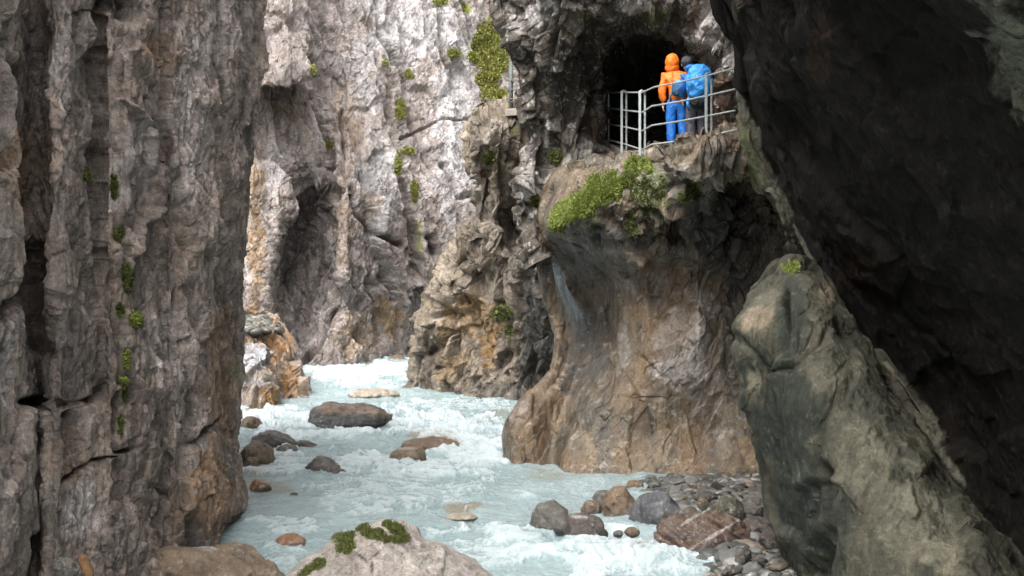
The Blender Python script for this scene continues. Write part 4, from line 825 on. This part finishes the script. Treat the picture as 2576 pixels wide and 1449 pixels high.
# far railing and path
fr = empty('railing', W(1286, 270, 41.2)); tag(fr, 'short piece of dark grey railing seen far off beside the dark rock column', 'railing')
def rel(p): return p-fr.location
bm = bmesh.new(); tube(bm, [rel(V3(1286, 272, 41.2)), rel(V3(1286, 160, 41.2))], .055); tube(bm, [rel(V3(1281, 160, 41.2)), rel(V3(1291, 160, 41.2))], .04); bmobj('post', bm, m_steel_d, fr)
for y_ in (202, 225, 249, 256):
    bm = bmesh.new(); tube(bm, [rel(V3(1274, y_+.5, 43)), rel(V3(1286, y_, 41.1)), rel(V3(1330, y_+2, 39.5))], .02 if y_ != 256 else .015); bmobj('rail', bm, m_steel_d, fr)
s2 = prism('footpath', [V3(1262, 277, 42), V3(1285, 274, 40.7), V3(1340, 268, 39.5), V3(1340, 266, 44), V3(1275, 270, 46)], .2, m_conc); tag(s2, kind='structure')

# rusty stake lower left
st = bmesh.new(); p0 = V3(232, 1500, 15.2); tube(st, [p0-p0, V3(222, 1440, 15.2)-p0, V3(207, 1402, 15.3)-p0], [.05, .058, .06], 10)
so_ = bmobj('stake', st, simple('rusty_iron', (.11, .055, .022), .85, 0, .5, 20, .3, .01)); so_.location = p0; tag(so_, 'short rusty brown stake leaning at the lower left in front of the cliff', 'stake')

# ------------------------------------------------------------------ water jet running down the scoop
jm, jn, jb = new_mat('falling_water'); g = G(jn)
jb.inputs['Base Color'].default_value = (.75, .84, .88, 1); jb.inputs['Roughness'].default_value = .3
tr = g.node('ShaderNodeBsdfTransparent'); mx = g.node('ShaderNodeMixShader'); outn = [n for n in jn.nodes if n.type == 'OUTPUT_MATERIAL'][0]
al = g.math('MULTIPLY', g.attr('dens'), g.rng(g.noise(g.coord((1, 1, 1)), 9, 5, .7), .35, .65, .4, 1.1), True)
g.link(al, mx.inputs[0]); g.link(tr.outputs[0], mx.inputs[1]); g.link(jb.outputs[0], mx.inputs[2]); g.link(mx.outputs[0], outn.inputs[0])
rs = np.random.RandomState(4); Vs, Qs, As = [], [], []; off = 0
PRf = PR.reshape(-1, 3); xr_, yr_ = proj(PRf)
near_ = (xr_ > 1360) & (xr_ < 1530) & (yr_ > 600) & (yr_ < 900); PRf = PRf[near_]; xr_ = xr_[near_]; yr_ = yr_[near_]
def on_rock(x, y):      # point of the scoop's own surface that the trickle runs over
    k = np.argsort((xr_-x)**2+(yr_-y)**2)[:14]; return PRf[k][:, 0].mean(), PRf[k][:, 1].min(), PRf[k][:, 2].mean()
cx_ = np.array([(1384, 650), (1396, 690), (1412, 732), (1436, 782), (1462, 832), (1486, 880)], float)
for k in range(230):
    a = rs.normal(0, .5); n = 18; t0 = rs.uniform(0, .35); t1 = min(1, t0+rs.uniform(.3, .65)); ts = np.linspace(t0, t1, n)
    X_ = np.interp(ts, np.linspace(0, 1, 6), cx_[:, 0])+a*(3+34*ts**1.3); Y_ = np.interp(ts, np.linspace(0, 1, 6), cx_[:, 1])-a*(1+10*ts)
    pts = np.array([on_rock(x, y) for x, y in zip(X_, Y_)]); pts[:, 1] -= .05+.1*rs.rand()
    for _ in range(3): pts[1:-1] = (pts[:-2]+pts[1:-1]*2+pts[2:])/4
    wdt = rs.uniform(.003, .008)
    for j, p in enumerate(pts):
        for q in range(3):
            an = q*2.094; Vs.append(p+np.array([math.cos(an)*wdt, math.sin(an)*wdt, 0])); As.append((.55*(1-ts[j])**1.3+.03)*math.sin(math.pi*(j+.3)/n)**.8)
    for j in range(n-1):
        for q in range(3): Qs.append([off+j*3+q, off+j*3+(q+1) % 3, off+(j+1)*3+(q+1) % 3, off+(j+1)*3+q])
    off += n*3
jo = mesh_np('waterfall', np.array(Vs), np.array(Qs), jm, {'dens': np.array(As)}, smooth=True); tag(jo, kind='structure')

# ------------------------------------------------------------------ people
dg = None
def skinmesh(name, J, E, mat, parent, sub=2, root=0, wr=0., seed=0, mod=None):
    me = bpy.data.meshes.new(name); me.from_pydata([j[:3] for j in J], E, []); o = bpy.data.objects.new(name, me); C.objects.link(o)
    sk = o.modifiers.new('s', 'SKIN'); sk.use_smooth_shade = True
    for i, j in enumerate(J):
        r = j[3]; v = me.skin_vertices[0].data[i]; v.radius = (r, j[4] if len(j) > 4 else r)
        v.use_root = (i == root)
    sb = o.modifiers.new('u', 'SUBSURF'); sb.levels = sub; sb.render_levels = sub
    bpy.context.view_layer.update()
    ev = o.evaluated_get(bpy.context.evaluated_depsgraph_get()); m2 = bpy.data.meshes.new_from_object(ev)
    o.modifiers.clear(); o.data = m2; m2.name = name
    m2.materials.clear(); m2.materials.append(mat)
    n = len(m2.vertices); V = np.zeros(n*3, np.float32); m2.vertices.foreach_get('co', V); V = V.reshape(-1, 3)
    Nn = np.zeros(n*3, np.float32); m2.vertices.foreach_get('normal', Nn); Nn = Nn.reshape(-1, 3)
    if wr: V = V+Nn*(wr*fbm(V*np.array([9, 9, 5.])+seed, 4, seed, .6, ridged=True))[:, None]
    if mod: V = mod(V)
    m2.vertices.foreach_set('co', V.astype(np.float32).ravel()); m2.update()
    for p in m2.polygons: p.use_smooth = True
    if parent: o.parent = parent
    return o
def cloth(name, col, rough=.5, var=.12): return simple(name, col, rough, 0, var, 10, .9, .05)
m_skin = simple('skin', (.45, .26, .19), .6, 0, .08); m_or = cloth('orange_rain_jacket', (.82, .17, .008), .45); m_bt = cloth('bright_blue_trousers', (.010, .14, .50), .45)
m_bj = cloth('blue_rain_jacket', (.02, .14, .45), .4); m_bc = cloth('blue_rain_cover', (.04, .30, .80), .35, .3); m_gt = cloth('grey_trousers', (.075, .075, .095), .8)
m_bk = cloth('dark_boots', (.03, .028, .028), .7); m_hair = cloth('dark_hair', (.045, .042, .045), .7, .4); m_pk = cloth('navy_pack_fabric', (.02, .085, .18), .6); m_gs = cloth('grey_strap', (.12, .13, .14), .7); m_hw = cloth('dark_pack_fabric', (.012, .02, .022), .7)
def person(name, loc, rz, hs, lean, label, jk, tr_, head_dx, armL, armR, hair):
    root = empty(name, loc); root.rotation_euler = (0, 0, rz); root.scale = (hs, hs, hs); tag(root, label, 'person')
    lx = lean   # sideways lean at head height
    def hand(J, E, w, dirx, dn):
        # palm + four fingers + thumb, hanging from wrist index w
        wx, wy, wz_ = J[w][:3]; b0 = len(J)
        J.append((wx+.004*dirx, wy+.01, wz_-.045, .030, .018)); E.append((w, b0))
        J.append((wx+.006*dirx, wy+.015, wz_-.085, .034, .016)); E.append((b0, b0+1))
        for q, (oy, ln) in enumerate(((-.028, .066), (-.010, .075), (.009, .070), (.027, .055))):
            i = len(J); J.append((wx+.007*dirx, wy+.015+oy, wz_-.10, .010)); J.append((wx-.004*dirx, wy+.017+oy, wz_-.10-ln*.55, .009)); J.append((wx-.020*dirx, wy+.02+oy, wz_-.10-ln, .008))
            E += [(b0+1, i), (i, i+1), (i+1, i+2)]
        i = len(J); J.append((wx+.012*dirx, wy+.045, wz_-.065, .012)); J.append((wx+.010*dirx, wy+.062, wz_-.10, .010)); E += [(b0, i), (i, i+1)]
    # continuous body
    J = [(0, 0, .95, .15, .11), (.02*lx, 0, 1.15, .14, .10), (.05*lx, .01, 1.35, .17, .11), (.07*lx+head_dx*.2, .02, 1.49, .058), (.08*lx+head_dx*.7, .03, 1.58, .082, .09), (.085*lx+head_dx, .035, 1.69, .086, .098)]
    E = [(0, 1), (1, 2), (2, 3), (3, 4), (4, 5)]
    for s, arm in ((-1, armL), (1, armR)):
        i = len(J); J += [(s*.17+.05*lx, .01, 1.41, .055), (arm[0][0], arm[0][1], arm[0][2], .045), (arm[1][0], arm[1][1], arm[1][2], .028)]; E += [(2, i), (i, i+1), (i+1, i+2)]; hand(J, E, i+2, s, 0)
    legs = []
    for s in (-1, 1):
        i = len(J); J += [(s*.095, 0, .88, .085), (s*.11, .02, .48, .058), (s*.12+.02, -.01, .10, .042), (s*.125+.02, .13, .04, .036)]; E += [(0, i), (i, i+1), (i+1, i+2), (i+2, i+3)]
    skinmesh('body', J, E, m_skin, root, 1)
    # trousers
    T = [(0, 0, .98, .165, .125), (0, 0, .88, .17, .13)]; TE = [(0, 1)]
    for s in (-1, 1):
        i = len(T); T += [(s*.10, 0, .78, .115), (s*.115, .02, .48, .092), (s*.122+.02, 0, .16, .085), (s*.124+.02, 0, .06, .088)]; TE += [(1, i), (i, i+1), (i+1, i+2), (i+2, i+3)]
    skinmesh('trousers', T, TE, tr_, root, 2, 0, .022, 3)
    # jacket
    K = [(0, -.005, .88, .185, .15), (.01*lx, -.005, 1.02, .18, .14), (.03*lx, 0, 1.2, .185, .135), (.05*lx, .005, 1.38, .19, .13), (.065*lx, .015, 1.47, .10, .09)]; KE = [(0, 1), (1, 2), (2, 3), (3, 4)]
    for s, arm in ((-1, armL), (1, armR)):
        i = len(K); K += [(s*.185+.05*lx, .01, 1.40, .085), ((s*.19+arm[0][0])/2, (arm[0][1])/2, (1.40+arm[0][2])/2-.02, .078), (arm[0][0], arm[0][1], arm[0][2], .068), (arm[1][0], arm[1][1], arm[1][2]+.03, .05)]; KE += [(3, i), (i, i+1), (i+1, i+2), (i+2, i+3)]
    skinmesh('jacket', K, KE, jk, root, 2, 0, .026, 9)
    for s in (-1, 1):
        skinmesh('boot', [(s*.122+.02, -.045, .055, .05, .055), (s*.124+.02, .05, .045, .05, .045), (s*.126+.02, .16, .035, .042, .034), (s*.122+.02, -.01, .15, .05)], [(0, 1), (1, 2), (0, 3)], m_bk, root, 2)
    # face: eyes, nose, mouth and ears on the far side
    hx, hy, hz_ = .085*lx+head_dx, .035, 1.66
    for s in (-1, 1):
        bm = bmesh.new()
        bmesh.ops.create_uvsphere(bm, u_segments=8, v_segments=6, radius=.016, matrix=Matrix.Translation((hx+s*.032, hy+.088, hz_)))
        bmobj('eye', bm, m_bk, root)
    bm = bmesh.new(); bmesh.ops.create_cone(bm, segments=8, radius1=.018, radius2=.008, depth=.05, matrix=Matrix.Translation((hx, hy+.105, hz_-.025))); bmobj('nose', bm, m_skin, root)
    for s in (-1, 1):
        bm = bmesh.new(); bmesh.ops.create_uvsphere(bm, u_segments=10, v_segments=8, radius=1, matrix=Matrix.Translation((hx+s*.088, hy, hz_-.01))@Matrix.Diagonal((.012, .02, .033, 1))); bmobj('ear', bm, m_skin, root)
    def blobm(nm, c, r, mat, wr=.01, seed=1, cut=None, sq=1.0):
        V, Q = ico(4); q = np.sign(V)*np.abs(V)**sq
        q = q*np.array(r); q = q+V*(wr*fbm(q*14+seed, 4, seed, .6, ridged=True))[:, None]
        if cut: q = cut(q)
        return mesh_np(nm, q+np.array(c), Q, mat, {}, root, True)
    return root, blobm, (hx, hy, hz_)
fz = W(1700, 367, 28.5)
aL = ((-.30, .0, 1.12), (-.26, .03, .86)); aR = ((.27, .06, 1.15), (.18, .22, 1.0))
p1, bl, h = person('person', tuple(W(1702, 366.5, 28.5)), R(-4), 1.0, -1.0, 'person in orange hooded rain jacket and bright blue trousers seen from behind at the railing', m_or, m_bt, -.0, aL, aR, None)
bl('hood', (h[0], h[1]-.01, h[2]+.02), (.13, .145, .165), m_or, .02, 3)
bl('hood', (h[0], h[1]-.01, h[2]-.09), (.135, .125, .12), m_or, .016, 4)
bl('hood_tip', (h[0], h[1]-.02, h[2]+.178), (.022, .03, .014), m_or, .003, 5)
def free(nm, c, r, mat, seed, wr=.02, sq=.8, sub=4, parent=None):
    V, Q = ico(sub); q = np.sign(V)*np.abs(V)**sq*np.array(r); q = q+V*(wr*fbm(q*9+seed, 4, seed, .6, ridged=True))[:, None]
    o = mesh_np(nm, q, Q, mat, {}, parent, True); o.location = c; return o
k1 = empty('waist_pack', p1.location+Vector((.06, -.22, 1.06))); tag(k1, 'small navy blue pack worn low on the back of the orange jacket', 'backpack')
free('bag', (0, 0, .05), (.17, .10, .15), m_pk, 5, .03, .75, parent=k1); free('flap', (-.05, -.03, .16), (.08, .07, .06), m_bc, 6, .012, parent=k1)
bm = bmesh.new(); tube(bm, [(-.16, .06, .0), (-.2, .10, -.08), (-.19, .10, -.2)], .03); bmobj('strap', bm, m_gs, k1)
bm = bmesh.new(); tube(bm, [(-.13, .03, .12), (-.17, .06, .26), (-.16, .12, .4)], .02); bmobj('strap', bm, m_or, k1)
aL2 = ((-.29, .05, 1.17), (-.22, .24, 1.02)); aR2 = ((.28, .04, 1.14), (.25, .1, .9))
p2, bl, h = person('person', tuple(W(1752, 371, 27.9)), R(6), .985, -1.3, 'person in blue rain jacket and grey trousers leaning left beside the orange jacket', m_bj, m_gt, -.09, aL2, aR2, None)
bl('hair', (h[0]+.005, h[1]-.02, h[2]+.045), (.10, .115, .105), m_hair, .02, 7)
bl('hood', (h[0]+.09, h[1]-.08, h[2]-.09), (.13, .09, .07), m_bj, .02, 8)
k2 = empty('backpack', p2.location+Vector((.03, -.26, .95))); tag(k2, 'large backpack under a bright blue rain cover on the leaning person', 'backpack')
def cover_shape(nm, c, r, mat, seed): return free(nm, c, r, mat, seed, .05, .82, 5, k2)
cover_shape('rain_cover', (0, 0, .28), (.225, .17, .33), m_bc, 11)
free('base_pocket', (0.02, .03, -.06), (.2, .13, .12), m_hw, 13, .03, .75, parent=k2)
for s in (-1, 1):
    bm = bmesh.new(); tube(bm, [(s*.17, .12, .5), (s*.2, .22, .4), (s*.2, .24, .2), (s*.2, .12, .02)], .022); bmobj('shoulder_strap', bm, m_gs, k2)
bm = bmesh.new(); tube(bm, [(-.2, .05, .0), (-.23, .02, -.12), (-.21, .03, -.26)], [.03, .035, .02]); bmobj('strap', bm, m_bc, k2)
print('objects', len(bpy.data.objects), 'verts', sum(len(m.vertices) for m in bpy.data.meshes))
